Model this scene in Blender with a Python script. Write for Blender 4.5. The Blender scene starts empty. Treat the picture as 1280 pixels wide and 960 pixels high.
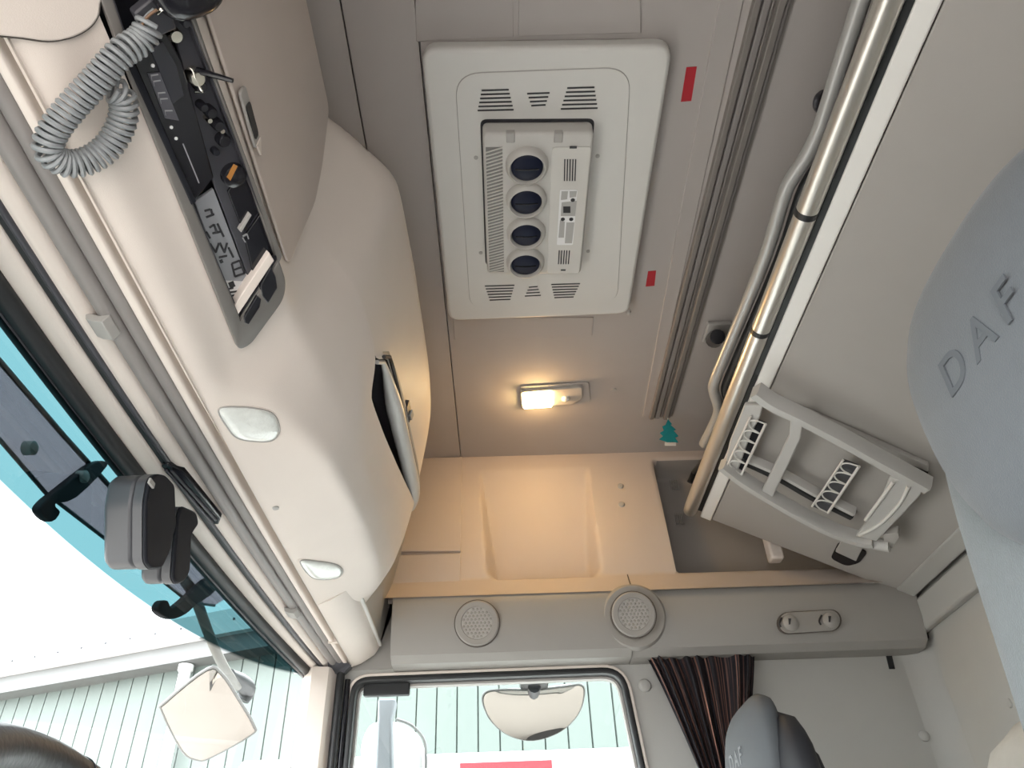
import bpy, bmesh, math, random
from mathutils import Vector, Matrix
random.seed(4)
# ------------------------------------------------------------------ camera, world, exposure
SC = bpy.context.scene
COL = SC.collection
FLOOR_DROP = 0.95            # camera stands this high above the cab floor
FPX = 960.0
Yc = Vector((0.0, 728.0/FPX, 1.0)).normalized()              # cab axes seen in the camera (right, down, forward)
Xc = Vector((48700.0, -1266.0, FPX)).normalized()
Xc = (Xc - Yc*Xc.dot(Yc)).normalized()
Zc = Xc.cross(Yc)
cam_data = bpy.data.cameras.new('camera')
cam = bpy.data.objects.new('camera', cam_data)
COL.objects.link(cam)
cam_data.sensor_width = 36.0
cam_data.lens = 36.0*FPX/1280.0
cam_data.clip_start = 0.01
cam_data.clip_end = 500
R = Matrix(((Xc.x, -Xc.y, -Xc.z), (Yc.x, -Yc.y, -Yc.z), (Zc.x, -Zc.y, -Zc.z)))
cam.matrix_world = Matrix.Translation((0, 0, FLOOR_DROP)) @ R.to_4x4()
SC.camera = cam

world = bpy.data.worlds.new('overcast_sky')
SC.world = world
world.use_nodes = True
wn = world.node_tree
wn.nodes['Background'].inputs['Color'].default_value = (0.97, 0.985, 1.0, 1)
wn.nodes['Background'].inputs['Strength'].default_value = 3.2

SC.view_settings.view_transform = 'Standard'
SC.view_settings.look = 'None'
SC.view_settings.gamma = 1.0
SC.view_settings.use_curve_mapping = False
SC.view_settings.exposure = 1.4

# ------------------------------------------------------------------ survey helpers (camera at origin, x rear, y passenger side, z up)
def ray(u, v):
    c = Vector(((u-640)/FPX, (v-480)/FPX, 1.0))
    return Vector((Xc.dot(c), Yc.dot(c), Zc.dot(c)))
def onx(u, v, x): r = ray(u, v); return r*(x/r.x)
def ony(u, v, y): r = ray(u, v); return r*(y/r.y)
def onz(u, v, z): r = ray(u, v); return r*(z/r.z)
def onpl(u, v, p, n): r = ray(u, v); return r*(p.dot(n)/r.dot(n))

# ------------------------------------------------------------------ materials
MATS = {}
def mat(name, rgb, rough=0.55, metal=0.0, var=0.06, scale=14.0, bump=0.0, bscale=900.0, spec=0.5, emit=None, estr=0.0, coat=0.0, sheen=0.0):
    if name in MATS: return MATS[name]
    m = bpy.data.materials.new(name); m.use_nodes = True
    nt = m.node_tree; b = nt.nodes['Principled BSDF']
    b.inputs['Roughness'].default_value = rough
    b.inputs['Metallic'].default_value = metal
    b.inputs['Specular IOR Level'].default_value = spec
    b.inputs['Coat Weight'].default_value = coat
    b.inputs['Sheen Weight'].default_value = sheen
    tc = nt.nodes.new('ShaderNodeTexCoord')
    nz = nt.nodes.new('ShaderNodeTexNoise'); nz.inputs['Scale'].default_value = scale; nz.inputs['Detail'].default_value = 4
    nt.links.new(tc.outputs['Object'], nz.inputs['Vector'])
    mx = nt.nodes.new('ShaderNodeMix'); mx.data_type = 'RGBA'
    mx.inputs[6].default_value = tuple(max(0, c*(1-var)) for c in rgb)+(1,)
    mx.inputs[7].default_value = tuple(min(1, c*(1+var)) for c in rgb)+(1,)
    nt.links.new(nz.outputs['Fac'], mx.inputs[0])
    nt.links.new(mx.outputs[2], b.inputs['Base Color'])
    if bump > 0:
        n2 = nt.nodes.new('ShaderNodeTexNoise'); n2.inputs['Scale'].default_value = bscale; n2.inputs['Detail'].default_value = 2
        nt.links.new(tc.outputs['Object'], n2.inputs['Vector'])
        bp = nt.nodes.new('ShaderNodeBump'); bp.inputs['Strength'].default_value = bump; bp.inputs['Distance'].default_value = 0.001
        nt.links.new(n2.outputs['Fac'], bp.inputs['Height']); nt.links.new(bp.outputs['Normal'], b.inputs['Normal'])
    if emit:
        b.inputs['Emission Color'].default_value = tuple(emit)+(1,)
        b.inputs['Emission Strength'].default_value = estr
    MATS[name] = m
    return m
def glassmat(name, tint, gloss=0.07, rough=0.0):
    m = bpy.data.materials.new(name); m.use_nodes = True
    nt = m.node_tree; nt.nodes.remove(nt.nodes['Principled BSDF'])
    t = nt.nodes.new('ShaderNodeBsdfTransparent'); t.inputs['Color'].default_value = tuple(tint)+(1,)
    g = nt.nodes.new('ShaderNodeBsdfGlossy'); g.inputs['Roughness'].default_value = rough
    x = nt.nodes.new('ShaderNodeMixShader'); x.inputs[0].default_value = gloss
    nt.links.new(t.outputs[0], x.inputs[1]); nt.links.new(g.outputs[0], x.inputs[2])
    nt.links.new(x.outputs[0], nt.nodes['Material Output'].inputs['Surface'])
    MATS[name] = m
    return m
BEIGE = mat('beige_plastic', (0.76, 0.685, 0.625), 0.55, var=0.03, bump=0.15)
HEAD = mat('headliner', (0.42, 0.388, 0.368), 0.85, var=0.03, bump=0.2, bscale=1500)
GREYW = mat('grey_wall_plastic', (0.42, 0.415, 0.395), 0.65, var=0.03, bump=0.2)
BUNKM = mat('bunk_underside', (0.385, 0.366, 0.343), 0.7, var=0.03, bump=0.1)
WALLB = mat('wall_beige_plastic', (0.54, 0.475, 0.43), 0.55, var=0.03, bump=0.15)
FLAPM = mat('flap_beige', (0.60, 0.525, 0.478), 0.6, var=0.03, bump=0.15)
TRIMG = mat('trim_grey_plastic', (0.32, 0.308, 0.29), 0.55, var=0.03, bump=0.15)
PALE = mat('pale_grey_plastic', (0.66, 0.65, 0.62), 0.45, var=0.02)
MIDG = mat('mid_grey_plastic', (0.40, 0.385, 0.365), 0.5, var=0.03)
BLIND = mat('blind_grey', (0.25, 0.23, 0.222), 0.5, var=0.03)
TRACKM = mat('track_brown_grey', (0.22, 0.20, 0.185), 0.45, var=0.04)
ALU = mat('brushed_aluminium', (0.70, 0.67, 0.62), 0.32, metal=0.85, var=0.04)
RAILG = mat('rail_grey', (0.40, 0.40, 0.39), 0.35, metal=0.35, var=0.03)
STRIP = mat('pale_strip', (0.78, 0.77, 0.74), 0.4, var=0.02)
BLACK = mat('black_rubber', (0.016, 0.017, 0.019), 0.45, var=0.1)
BLACKG = mat('black_gloss', (0.012, 0.012, 0.016), 0.18, var=0.1)
DARKG = mat('dark_grey_plastic', (0.055, 0.055, 0.065), 0.4, var=0.08)
SENS = mat('sensor_grey', (0.075, 0.077, 0.085), 0.38, var=0.05)
SENSD = mat('sensor_dark', (0.012, 0.013, 0.018), 0.6, var=0.05, spec=0.2)
SEAM = mat('seam_dark', (0.10, 0.085, 0.075), 0.8, var=0.05)
SEATF = mat('seat_blue_grey', (0.10, 0.112, 0.124), 0.85, var=0.07, scale=60, bump=0.5, bscale=700, sheen=0.2)
SEATD = mat('seat_cloth_grey', (0.14, 0.158, 0.168), 0.9, var=0.10, scale=120, bump=0.7, bscale=500, sheen=0.2)
SEATB = mat('seat_black', (0.012, 0.013, 0.017), 0.6, var=0.1)
STITCH = mat('stitch', (0.45, 0.45, 0.42), 0.7)
LENS = mat('clear_lens', (0.80, 0.83, 0.80), 0.12, var=0.12, scale=90, bump=0.6, bscale=160, coat=0.6)
WHITE = mat('white_paint', (0.80, 0.80, 0.80), 0.35, var=0.02)
RED = mat('red_sticker', (0.42, 0.018, 0.030), 0.5, var=0.06)
TEAL = mat('teal_card', (0.005, 0.235, 0.270), 0.6, var=0.15, scale=120)
CORD = mat('cord_grey', (0.23, 0.245, 0.255), 0.38, var=0.05)
CHROME = mat('chrome', (0.75, 0.70, 0.62), 0.15, metal=1.0, var=0.02)
MIRROR = mat('mirror_silver', (0.46, 0.435, 0.41), 0.02, metal=1.0, var=0.0)
NOZ = mat('nozzle_navy', (0.006, 0.009, 0.026), 0.45, var=0.1, spec=0.25)
LEATHER = mat('black_leather', (0.020, 0.020, 0.023), 0.42, var=0.1, scale=200, bump=0.35, bscale=260)
PRINT = mat('dark_print', (0.03, 0.03, 0.035), 0.6)
SILVER = mat('silver_print', (0.34, 0.34, 0.36), 0.4)
TRAYM = mat('tray_grey', (0.30, 0.31, 0.33), 0.4, var=0.05)
FLOORM = mat('floor_rubber', (0.10, 0.10, 0.10), 0.7, bump=0.3)
GROUND = mat('yard_concrete', (0.43, 0.39, 0.36), 0.9, var=0.08, scale=0.8)
CLAD = mat('green_cladding', (0.135, 0.162, 0.150), 0.5, var=0.05, scale=2)
FASC = mat('fascia_grey', (0.17, 0.17, 0.17), 0.5, var=0.15, scale=1.5)
ORANGE = mat('amber_glint', (0.45, 0.20, 0.05), 0.3)
PILLOW = mat('pillow_cloth', (0.62, 0.60, 0.56), 0.9, var=0.06, scale=40, bump=0.5, bscale=300)
GLASS = glassmat('side_glass', (0.92, 0.96, 0.95), 0.04)
VISOR = glassmat('bronze_acrylic', (0.80, 0.56, 0.58), 0.04, 0.05)
BAYM = mat('bay_shaded_grey', (0.30, 0.28, 0.265), 0.8, var=0.03, bump=0.2)  # darker than the wall: own grey plus the bay's shade in the colour

# ------------------------------------------------------------------ mesh helpers
def finish(name, verts, faces, m, parent=None, smooth=False, bevel=0.0, segs=2, loc=None, angle=None):
    verts = [Vector(v) for v in verts]
    me = bpy.data.meshes.new(name)
    if parent is not None:
        off = parent['_at'] if '_at' in parent.keys() else (0, 0, 0)
        off = Vector(off)
    elif loc is not None: off = Vector(loc)
    else:
        lo = [min(v[i] for v in verts) for i in range(3)]; hi = [max(v[i] for v in verts) for i in range(3)]
        off = Vector(((lo[0]+hi[0])/2, (lo[1]+hi[1])/2, lo[2]))
    me.from_pydata([v-off for v in verts], [], faces)
    me.validate(); 
    bm = bmesh.new(); bm.from_mesh(me); bmesh.ops.recalc_face_normals(bm, faces=bm.faces); bm.to_mesh(me); bm.free()
    me.materials.append(m)
    if smooth:
        for p in me.polygons: p.use_smooth = True
        if angle: 
            try: me.set_sharp_from_angle(angle=math.radians(angle))
            except Exception: pass
    o = bpy.data.objects.new(name, me); COL.objects.link(o)
    if parent is not None:
        o.parent = parent; o['_at'] = tuple(off)
    else:
        o.location = off; o['_at'] = tuple(off)
    if bevel > 0:
        b = o.modifiers.new('bevel', 'BEVEL'); b.width = bevel; b.segments = segs; b.limit_method = 'ANGLE'; b.angle_limit = math.radians(35)
        for p in me.polygons: p.use_smooth = True
        try: me.set_sharp_from_angle(angle=math.radians(50))
        except Exception: pass
    return o
def thing(name, at, label=None, cat=None, group=None, kind=None):
    o = bpy.data.objects.new(name, None); COL.objects.link(o)
    o.empty_display_size = 0.05; o.location = at; o['_at'] = tuple(at)
    return tag(o, label, cat, group, kind)
def tag(o, label=None, cat=None, group=None, kind=None):
    if label: o['label'] = label
    if cat: o['category'] = cat
    if group: o['group'] = group
    if kind: o['kind'] = kind
    return o
def struct(o, label=None, cat=None): return tag(o, label, cat, None, 'structure')

def boxvf(lo, hi):
    x0, y0, z0 = lo; x1, y1, z1 = hi
    v = [(x0,y0,z0),(x1,y0,z0),(x1,y1,z0),(x0,y1,z0),(x0,y0,z1),(x1,y0,z1),(x1,y1,z1),(x0,y1,z1)]
    f = [(0,3,2,1),(4,5,6,7),(0,1,5,4),(1,2,6,5),(2,3,7,6),(3,0,4,7)]
    return v, f
def box(name, lo, hi, m, parent=None, bevel=0.0, segs=2):
    v, f = boxvf(lo, hi); return finish(name, v, f, m, parent, bevel=bevel, segs=segs)
def prism(name, pts, vec, m, parent=None, bevel=0.0, segs=2, smooth=False, angle=40):
    """solid from a planar outline swept by vec"""
    n = len(pts); vec = Vector(vec)
    v = [Vector(p) for p in pts]+[Vector(p)+vec for p in pts]
    f = [tuple(range(n))[::-1], tuple(range(n, 2*n))]+[(i, (i+1) % n, n+(i+1) % n, n+i) for i in range(n)]
    return finish(name, v, f, m, parent, bevel=bevel, segs=segs, smooth=smooth, angle=angle)
def tubevf(path, r, seg=10, closed=False, flat=1.0, up=None):
    path = [Vector(p) for p in path]; n = len(path); v = []; f = []
    rr = r if isinstance(r, (list, tuple)) else [r]*n
    prev = None
    for i, p in enumerate(path):
        if closed: t = path[(i+1) % n]-path[i-1]
        else: t = path[min(i+1, n-1)]-path[max(i-1, 0)]
        t.normalize()
        if prev is None:
            a = Vector(up) if up else (Vector((0, 0, 1)) if abs(t.z) < 0.9 else Vector((1, 0, 0)))
            nrm = (a-t*a.dot(t)).normalized()
        else:
            nrm = (prev-t*prev.dot(t)).normalized()
        prev = nrm; b = t.cross(nrm)
        for k in range(seg):
            a = 2*math.pi*k/seg
            v.append(p+nrm*(rr[i]*math.cos(a))+b*(rr[i]*flat*math.sin(a)))
    m = n if closed else n-1
    for i in range(m):
        j = (i+1) % n
        for k in range(seg):
            f.append((i*seg+k, i*seg+(k+1) % seg, j*seg+(k+1) % seg, j*seg+k))
    if not closed:
        f.append(tuple(range(seg))[::-1]); f.append(tuple(range((n-1)*seg, n*seg)))
    return v, f
def tube(name, path, r, m, parent=None, seg=10, closed=False, flat=1.0, up=None):
    v, f = tubevf(path, r, seg, closed, flat, up)
    return finish(name, v, f, m, parent, smooth=True, angle=50)
def smooth_path(pts, sub=6, closed=False):
    pts = [Vector(p) for p in pts]; n = len(pts); out = []
    for i in range(n if closed else n-1):
        p1, p2 = pts[i], pts[(i+1) % n]
        p0 = pts[i-1] if (closed or i > 0) else p1*2-p2
        p3 = pts[(i+2) % n] if (closed or i+2 < n) else p2*2-p1
        for k in range(sub):
            t = k/sub
            out.append(0.5*((2*p1)+(p2-p0)*t+(2*p0-5*p1+4*p2-p3)*t*t+(3*p1-p0-3*p2+p3)*t**3))
    if not closed: out.append(pts[-1])
    return out
def round_poly(pts, r, seg=5):
    """round the corners of a 3-D planar polygon"""
    pts = [Vector(p) for p in pts]; n = len(pts); out = []
    rs = r if isinstance(r, (list, tuple)) else [r]*n
    for i in range(n):
        p, a, b = pts[i], pts[i-1], pts[(i+1) % n]
        da, db = (a-p), (b-p); k = min(rs[i], da.length*0.49, db.length*0.49)
        if k < 1e-5: out.append(p); continue
        s, e = p+da.normalized()*k, p+db.normalized()*k
        for j in range(seg+1):
            t = j/seg; out.append((1-t)**2*s+2*t*(1-t)*p+t*t*e)
    return out
def holed(name, outer, holes, o, ax, ay, thick, m, parent=None, bevel=0.0):
    """flat plate with holes; outlines are 3-D points on the plane o + a*ax + b*ay; thickness along ax x ay, both sides of the plane"""
    ax = Vector(ax).normalized(); ay = Vector(ay); ay = (ay-ax*ay.dot(ax)).normalized(); az = ax.cross(ay); o = Vector(o)
    cu = bpy.data.curves.new('c', 'CURVE'); cu.dimensions = '2D'; cu.fill_mode = 'BOTH'; cu.extrude = thick/2; cu.bevel_depth = bevel; cu.bevel_resolution = 2
    cu.offset = -bevel
    for pl in [outer]+list(holes):
        s = cu.splines.new('POLY'); s.points.add(len(pl)-1); s.use_cyclic_u = True
        for q, p in zip(s.points, pl):
            dlt = Vector(p)-o; q.co = (dlt.dot(ax), dlt.dot(ay), 0, 1)
    co = bpy.data.objects.new('c', cu); COL.objects.link(co)
    dg = bpy.context.evaluated_depsgraph_get(); me = bpy.data.meshes.new_from_object(co.evaluated_get(dg))
    vs = [o+ax*v.co.x+ay*v.co.y+az*v.co.z for v in me.vertices]; fs = [tuple(p.vertices) for p in me.polygons]
    bpy.data.objects.remove(co); bpy.data.curves.remove(cu)
    # weld
    bm = bmesh.new(); bv = [bm.verts.new(v) for v in vs]
    for f in fs:
        try: bm.faces.new([bv[i] for i in f])
        except ValueError: pass
    bmesh.ops.remove_doubles(bm, verts=bm.verts, dist=1e-5); bm.verts.index_update()
    vs = [v.co.copy() for v in bm.verts]; fs = [tuple(v.index for v in f.verts) for f in bm.faces]; bm.free()
    return finish(name, vs, fs, m, parent, smooth=True, angle=35)
def gridvf(fn, nu, nv, closed_u=False):
    v = [fn(i/(nu-(0 if closed_u else 1)), j/(nv-1)) for j in range(nv) for i in range(nu)]
    f = []
    for j in range(nv-1):
        for i in range(nu if closed_u else nu-1):
            i2 = (i+1) % nu
            f.append((j*nu+i, j*nu+i2, (j+1)*nu+i2, (j+1)*nu+i))
    return v, f
def disc_lathe(name, c, axis, prof, m, parent=None, seg=28, sx=1.0):
    """prof: list of (radius, height along axis)"""
    axis = Vector(axis).normalized(); a = Vector((0, 0, 1)) if abs(axis.z) < 0.9 else Vector((1, 0, 0))
    e1 = (a-axis*a.dot(axis)).normalized(); e2 = axis.cross(e1); c = Vector(c); v = []; f = []
    for r, h in prof:
        for k in range(seg):
            t = 2*math.pi*k/seg; v.append(c+axis*h+e1*(r*math.cos(t))+e2*(r*math.sin(t)*sx))
    for i in range(len(prof)-1):
        for k in range(seg):
            f.append((i*seg+k, i*seg+(k+1) % seg, (i+1)*seg+(k+1) % seg, (i+1)*seg+k))
    f.append(tuple(range(seg))[::-1]); f.append(tuple(range((len(prof)-1)*seg, len(prof)*seg)))
    return finish(name, v, f, m, parent, smooth=True, angle=40)
def text_mesh(name, s, size, o, ax, ay, thick, m, parent):
    ax = Vector(ax).normalized(); ay = Vector(ay); ay = (ay-ax*ay.dot(ax)).normalized(); az = ax.cross(ay); o = Vector(o)
    cu = bpy.data.curves.new('t', 'FONT'); cu.body = s; cu.size = size; cu.extrude = thick; cu.align_x = 'CENTER'; cu.align_y = 'CENTER'; cu.offset = size*0.012; cu.space_character = 1.45
    co = bpy.data.objects.new('t', cu); COL.objects.link(co)
    dg = bpy.context.evaluated_depsgraph_get(); me = bpy.data.meshes.new_from_object(co.evaluated_get(dg))
    vs = [o+ax*v.co.x+ay*v.co.y+az*v.co.z for v in me.vertices]; fs = [tuple(p.vertices) for p in me.polygons]
    bpy.data.objects.remove(co); bpy.data.curves.remove(cu)
    return finish(name, vs, fs, m, parent)
def sstep(a, b, x):
    t = max(0, min(1, (x-a)/(b-a))); return t*t*(3-2*t)
def lerp_table(tab, y):
    """Catmull-Rom through (y, value-list) rows"""
    if y <= tab[0][0]: return tab[0][1]
    if y >= tab[-1][0]: return tab[-1][1]
    for i in range(len(tab)-1):
        if tab[i][0] <= y <= tab[i+1][0]:
            t = (y-tab[i][0])/(tab[i+1][0]-tab[i][0]); a, b = tab[i][1], tab[i+1][1]
            h = tab[i+1][0]-tab[i][0]
            def slope(k):
                if k == 0 or k == len(tab)-1: return [0]*len(a)
                d = tab[k+1][0]-tab[k-1][0]; out = []
                for q, p, c in zip(tab[k+1][1], tab[k-1][1], tab[k][1]):
                    s1 = (q-c)/(tab[k+1][0]-tab[k][0]); s0 = (c-p)/(tab[k][0]-tab[k-1][0])
                    out.append(0 if s1*s0 <= 0 else 2*s1*s0/(s1+s0))
                return out
            ma, mb = slope(i), slope(i+1)
            h00 = 2*t**3-3*t*t+1; h10 = t**3-2*t*t+t; h01 = -2*t**3+3*t*t; h11 = t**3-t*t
            return [h00*p+h10*h*q+h01*r+h11*h*s for p, q, r, s in zip(a, ma, b, mb)]
def resample(poly, n, rounds=2):
    """polyline of (x,z) resampled evenly and corner-rounded"""
    L = [0]
    for a, b in zip(poly, poly[1:]): L.append(L[-1]+math.hypot(b[0]-a[0], b[1]-a[1]))
    out = []
    for i in range(n):
        s = L[-1]*i/(n-1); k = 0
        while k < len(L)-2 and L[k+1] < s: k += 1
        t = (s-L[k])/max(1e-9, L[k+1]-L[k]); out.append((poly[k][0]+(poly[k+1][0]-poly[k][0])*t, poly[k][1]+(poly[k+1][1]-poly[k][1])*t))
    for _ in range(rounds):
        out = [out[0]]+[((p[0]+2*q[0]+r[0])/4, (p[1]+2*q[1]+r[1])/4) for p, q, r in zip(out, out[1:], out[2:])]+[out[-1]]
    return out

# ------------------------------------------------------------------ key planes of the cab
H = 1.227                    # headliner
YW = 1.97                    # passenger side wall
YD = -0.14                   # driver side wall
XR = 1.055                   # rear wall
def zat(v, y, u=690): return ony(u, v, y).z

# ------------------------------------------------------------------ the cab shell
struct(box('floor', (-0.62, YD-0.02, -0.99), (XR+0.03, YW+0.05, -0.95), FLOORM))
ceil = struct(box('ceiling', (-0.1125, YD-0.02, H), (XR+0.03, 2.06, H+0.03), HEAD))
def sheet(name, prof, y0, y1, m, parent=None, th=0.012):
    """(x, z) profile swept along y, thickened upwards"""
    n = len(prof); pts = [(p[0], p[1]) for p in prof]+[(p[0], p[1]+th) for p in reversed(prof)]
    return prism(name, [(x, y0, z) for x, z in pts], (0, y1-y0, 0), m, parent)
sheet('front_panel', [(-0.1155, H), (-0.229, 1.219)], YD, 2.0, HEAD, ceil)
sheet('front_panel', [(-0.232, 1.217), (-0.30, 1.19), (-0.46, 1.10), (-0.50, 0.95)], YD, 2.0, HEAD, ceil)
def ceil_panel(px, th, name='raised_panel'):
    pts = [onz(u, v, H) for u, v in px]
    prism(name, [(p.x, p.y, H+0.001) for p in pts], (0, 0, -th), HEAD, ceil, bevel=0.0015)
ceil_panel([(648, -60), (800, -60), (801, 40), (648, 44)], 0.005)
ceil_panel([(518, -60), (640, -60), (642, 46), (520, 52)], 0.002)
ceil_panel([(566, 396), (742, 396), (740, 419), (568, 424)], 0.004)
ceil_panel([(906, -40), (938, -40), (832, 440), (812, 520), (803, 520)], 0.004, 'track_border')

# outer skin of the cab, added to stop light leaking in: roof, sides above the doors and the front above the windscreen
skin = struct(box('roof', (-0.60, YD-0.06, H+0.032), (XR+0.08, 2.10, H+0.06), WHITE))
box('side_skin', (-0.56, 2.072, 0.64), (XR+0.08, 2.10, H+0.035), WHITE, skin)
box('side_skin', (0.40, 2.05, -0.9), (XR+0.08, 2.08, 0.645), WHITE, skin)
box('side_skin', (-0.60, YD-0.06, 0.62), (XR+0.08, YD-0.03, H+0.035), WHITE, skin)
box('front_skin', (-0.575, YD-0.06, 0.66), (-0.55, 2.10, H+0.035), WHITE, skin)
box('front_skin', (-0.555, YD-0.05, 0.640), (-0.50, 2.09, 0.662), WHITE, skin)
# passenger side wall, lower half, with the door opening
TL, TR = ony(436, 843, 1.95), ony(783, 829.5, 1.95)
BLp, BRp = ony(424, 960, 1.95), ony(811, 960, 1.95)
def ext(a, b, z): return a+(b-a)*((z-a.z)/(b.z-a.z))
BL, BR = ext(TL, BLp, -0.20), ext(TR, BRp, -0.20)
door_out = round_poly([BL, TL, TR, BR], [0.03, 0.055, 0.065, 0.03], 7)
def inset(pl, dd):
    c = sum(pl, Vector())/len(pl); n = len(pl); out = []
    for i in range(n):
        t = (pl[(i+1) % n]-pl[i-1]).normalized(); nn = Vector((-t.z, 0, t.x))
        if nn.dot(c-pl[i]) < 0: nn = -nn
        out.append(pl[i]+nn*dd)
    return out
def aty(pl, y): return [Vector((p.x, y, p.z)) for p in pl]
wall_r = struct(holed('wall_right', [(-0.47, YW, -0.95), (XR+0.02, YW, -0.95), (XR+0.02, YW, 0.70), (-0.47, YW, 0.70)], [aty(door_out, YW)], (0, YW, 0), (1, 0, 0), (0, 0, 1), 0.03, GREYW))
door = thing('door_1', (-0.03, 1.95, -0.2)); struct(door)
o = holed('frame', aty(door_out, 1.955), [aty(inset(door_out, 0.0085), 1.955)], (0, 1.955, 0), (1, 0, 0), (0, 0, 1), 0.012, BEIGE, door, 0.0025)
holed('seal', aty(inset(door_out, 0.008), 1.962), [aty(inset(door_out, 0.0215), 1.962)], (0, 1.962, 0), (1, 0, 0), (0, 0, 1), 0.03, BLACK, door, 0.004)
tube('seal_lip', aty(inset(door_out, 0.012), 1.95), 0.0035, BLACK, door, seg=6, closed=True)
holed('window_channel', aty(inset(door_out, 0.0205), 1.985), [aty(inset(door_out, 0.027), 1.985)], (0, 1.985, 0), (1, 0, 0), (0, 0, 1), 0.02, MIDG, door)
prism('pane', aty(inset(door_out, 0.022), 1.992), (0, 0.004, 0), GLASS, door)
w0, w1 = ony(456, 851, 1.975), ony(512, 869, 1.975)
box('window_stop', (w0.x, 1.965, w1.z), (w1.x, 1.985, w0.z), BLACK, door, 0.003)

# cove, scoops and upper panel of the passenger side
zl, zc_ = zat(741, 1.845), zat(721, 1.915)
def upper_wall(s, t):
    x = -0.36+s*(XR+0.36)
    zt = zl+t*(H+0.004-zl)
    if zt < zc_:
        k = (zt-zl)/(zc_-zl); y = 1.845+(1.915-1.845)*(k**0.9)
    else: y = 1.915+(1.978-1.915)*(zt-zc_)/(H-zc_)
    fade = sstep(zc_-0.012, zc_+0.004, zt)
    zz = (zt-0.85)/(1.15-0.85)
    xl, xr = SCL[1]+(SCL[0]-SCL[1])*zz, SCR[1]+(SCR[0]-SCR[1])*zz
    fr_ = max(0, min(1, (1.175-zt)/(1.175-zc_))); w = sstep(xl, xl+0.006+0.030*fr_, x)*(1-sstep(xr-0.008-0.036*fr_, xr, x))*fade
    rb = max(0.0, 0.035-min(max(0, x-xl), max(0, xr-x)))       # rounded lower corners
    if zt < zc_+0.012+rb*0.8: w *= sstep(zc_-0.01+rb*0.5, zc_+0.012+rb*0.8, zt)
    y += w*0.080*fr_**0.85
    xl2 = SC2[1]+(SC2[0]-SC2[1])*zz
    w2 = sstep(xl2, xl2+0.02, x)*sstep(zc_-0.002, zc_+0.02, zt)*(1-sstep(1.17, 1.20, zt))
    y += w2*max(0, 2.055-y)
    return Vector((x, y, zt))
def xa(u, v, y=1.96): return ony(u, v, y).x
SCL = (xa(599, 590), xa(607, 712)); SCR = (xa(737, 590), xa(752, 712)); SC2 = (xa(820, 600), xa(838, 700))
v, f = gridvf(upper_wall, 220, 70)
bay = [q for q in f if sum(v[k].y for k in q)/4 > 2.02 or (sum(v[k].x for k in q)/4 > 0.42 and sum(v[k].y for k in q)/4 > 1.985)]; bs_ = set(bay); rest = [q for q in f if q not in bs_]
up = finish('upper_panel', v, rest, WALLB, wall_r, smooth=True, angle=50)
finish('rear_bay', v, bay, BAYM, wall_r, smooth=True, angle=50)
for (u, vv) in ((776, 606), (777, 631)):
    p = ony(u, vv, 1.95); p.y = 1.915+(1.978-1.915)*(p.z-zc_)/(H-zc_)
    disc_lathe('screw_cap', p, (0, -1, 0), [(0.009, -0.004), (0.009, 0.002), (0.006, 0.005), (0.001, 0.005)], MIDG, wall_r, 16)
for (u, vv) in ((843, 606), (849, 649)):
    p = ony(u, vv, 2.045)
    for k in range(5): box('moulded_rib', (p.x-0.010+k*0.005, 2.040, p.z-0.016), (p.x-0.008+k*0.005, 2.052, p.z+0.016), MIDG, wall_r)
p = ony(964, 692, 1.95); box('shelf_post', (p.x-0.02, 1.90, p.z-0.035), (p.x+0.016, 1.94, p.z+0.05), BEIGE, wall_r, 0.006)
# front side panels of the upper wall, with the joints between them
fx0 = -0.36; fx1 = xa(578, 640)
for (z0, z1) in ((zat(696, 1.95, 545), H-0.005), (zl+0.01, zat(699, 1.95, 545))):
    zz0, zz1 = z0, z1
    def yf(z): return (1.915+(1.978-1.915)*max(0, z-zc_)/(H-zc_))-0.010
    prism('side_panel', [(fx0, yf(zz0), zz0+0.006), (fx1-0.002, yf(zz0), zz0), (fx1-0.002, yf(zz1), zz1), (fx0, yf(zz1), zz1)], (0, 0.02, 0), WALLB, wall_r, bevel=0.002)

# speaker band below the cove: a front and a rear moulding
def band(x0, x1, dy, name, idx):
    pr = [(1.955, zat(833, 1.95)), (1.93, zat(831, 1.93)), (1.885, zat(824, 1.885)), (1.862, zat(813, 1.862)), (1.846, zat(785, 1.846)), (1.842, zat(752, 1.842)), (1.845, zat(745, 1.845)), (1.852, zat(740, 1.852)), (1.955, zat(738, 1.90))]
    pts = [(x0, y+dy, z) for y, z in pr]
    o = prism(name, pts, (x1-x0, 0, 0), TRIMG, None, smooth=True, angle=28)
    return struct(o)
xs = ony(790, 800, 1.85).x
band1 = band(-0.272, xs, 0.0, 'trim_1', 1)
band2 = band(xs+0.002, 1.035, 0.008, 'trim_2', 2)
sp2 = ony(793, 768, 1.845)
bn = Vector((0, -0.97, -0.18)).normalized()
disc_lathe('speaker_surround', sp2+Vector((0, 0.02, 0)), bn, [(0.085, -0.02), (0.078, 0.016), (0.073, 0.0215), (0.001, 0.0215)], TRIMG, band1, 40)
box('filler_panel', (-0.40, 1.952, 0.60), (-0.10, 1.972, 0.88), TRIMG, wall_r)
# corner roll at the rear end of the band
e = ony(1150, 775, 1.87)
tube('band_end', [(1.03, 1.93, zat(738, 1.93)), (1.045, 1.90, zat(760, 1.90)), (1.045, 1.90, zat(812, 1.90)), (1.03, 1.93, zat(826, 1.93))], 0.012, BLACK, band2, 8)

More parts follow.
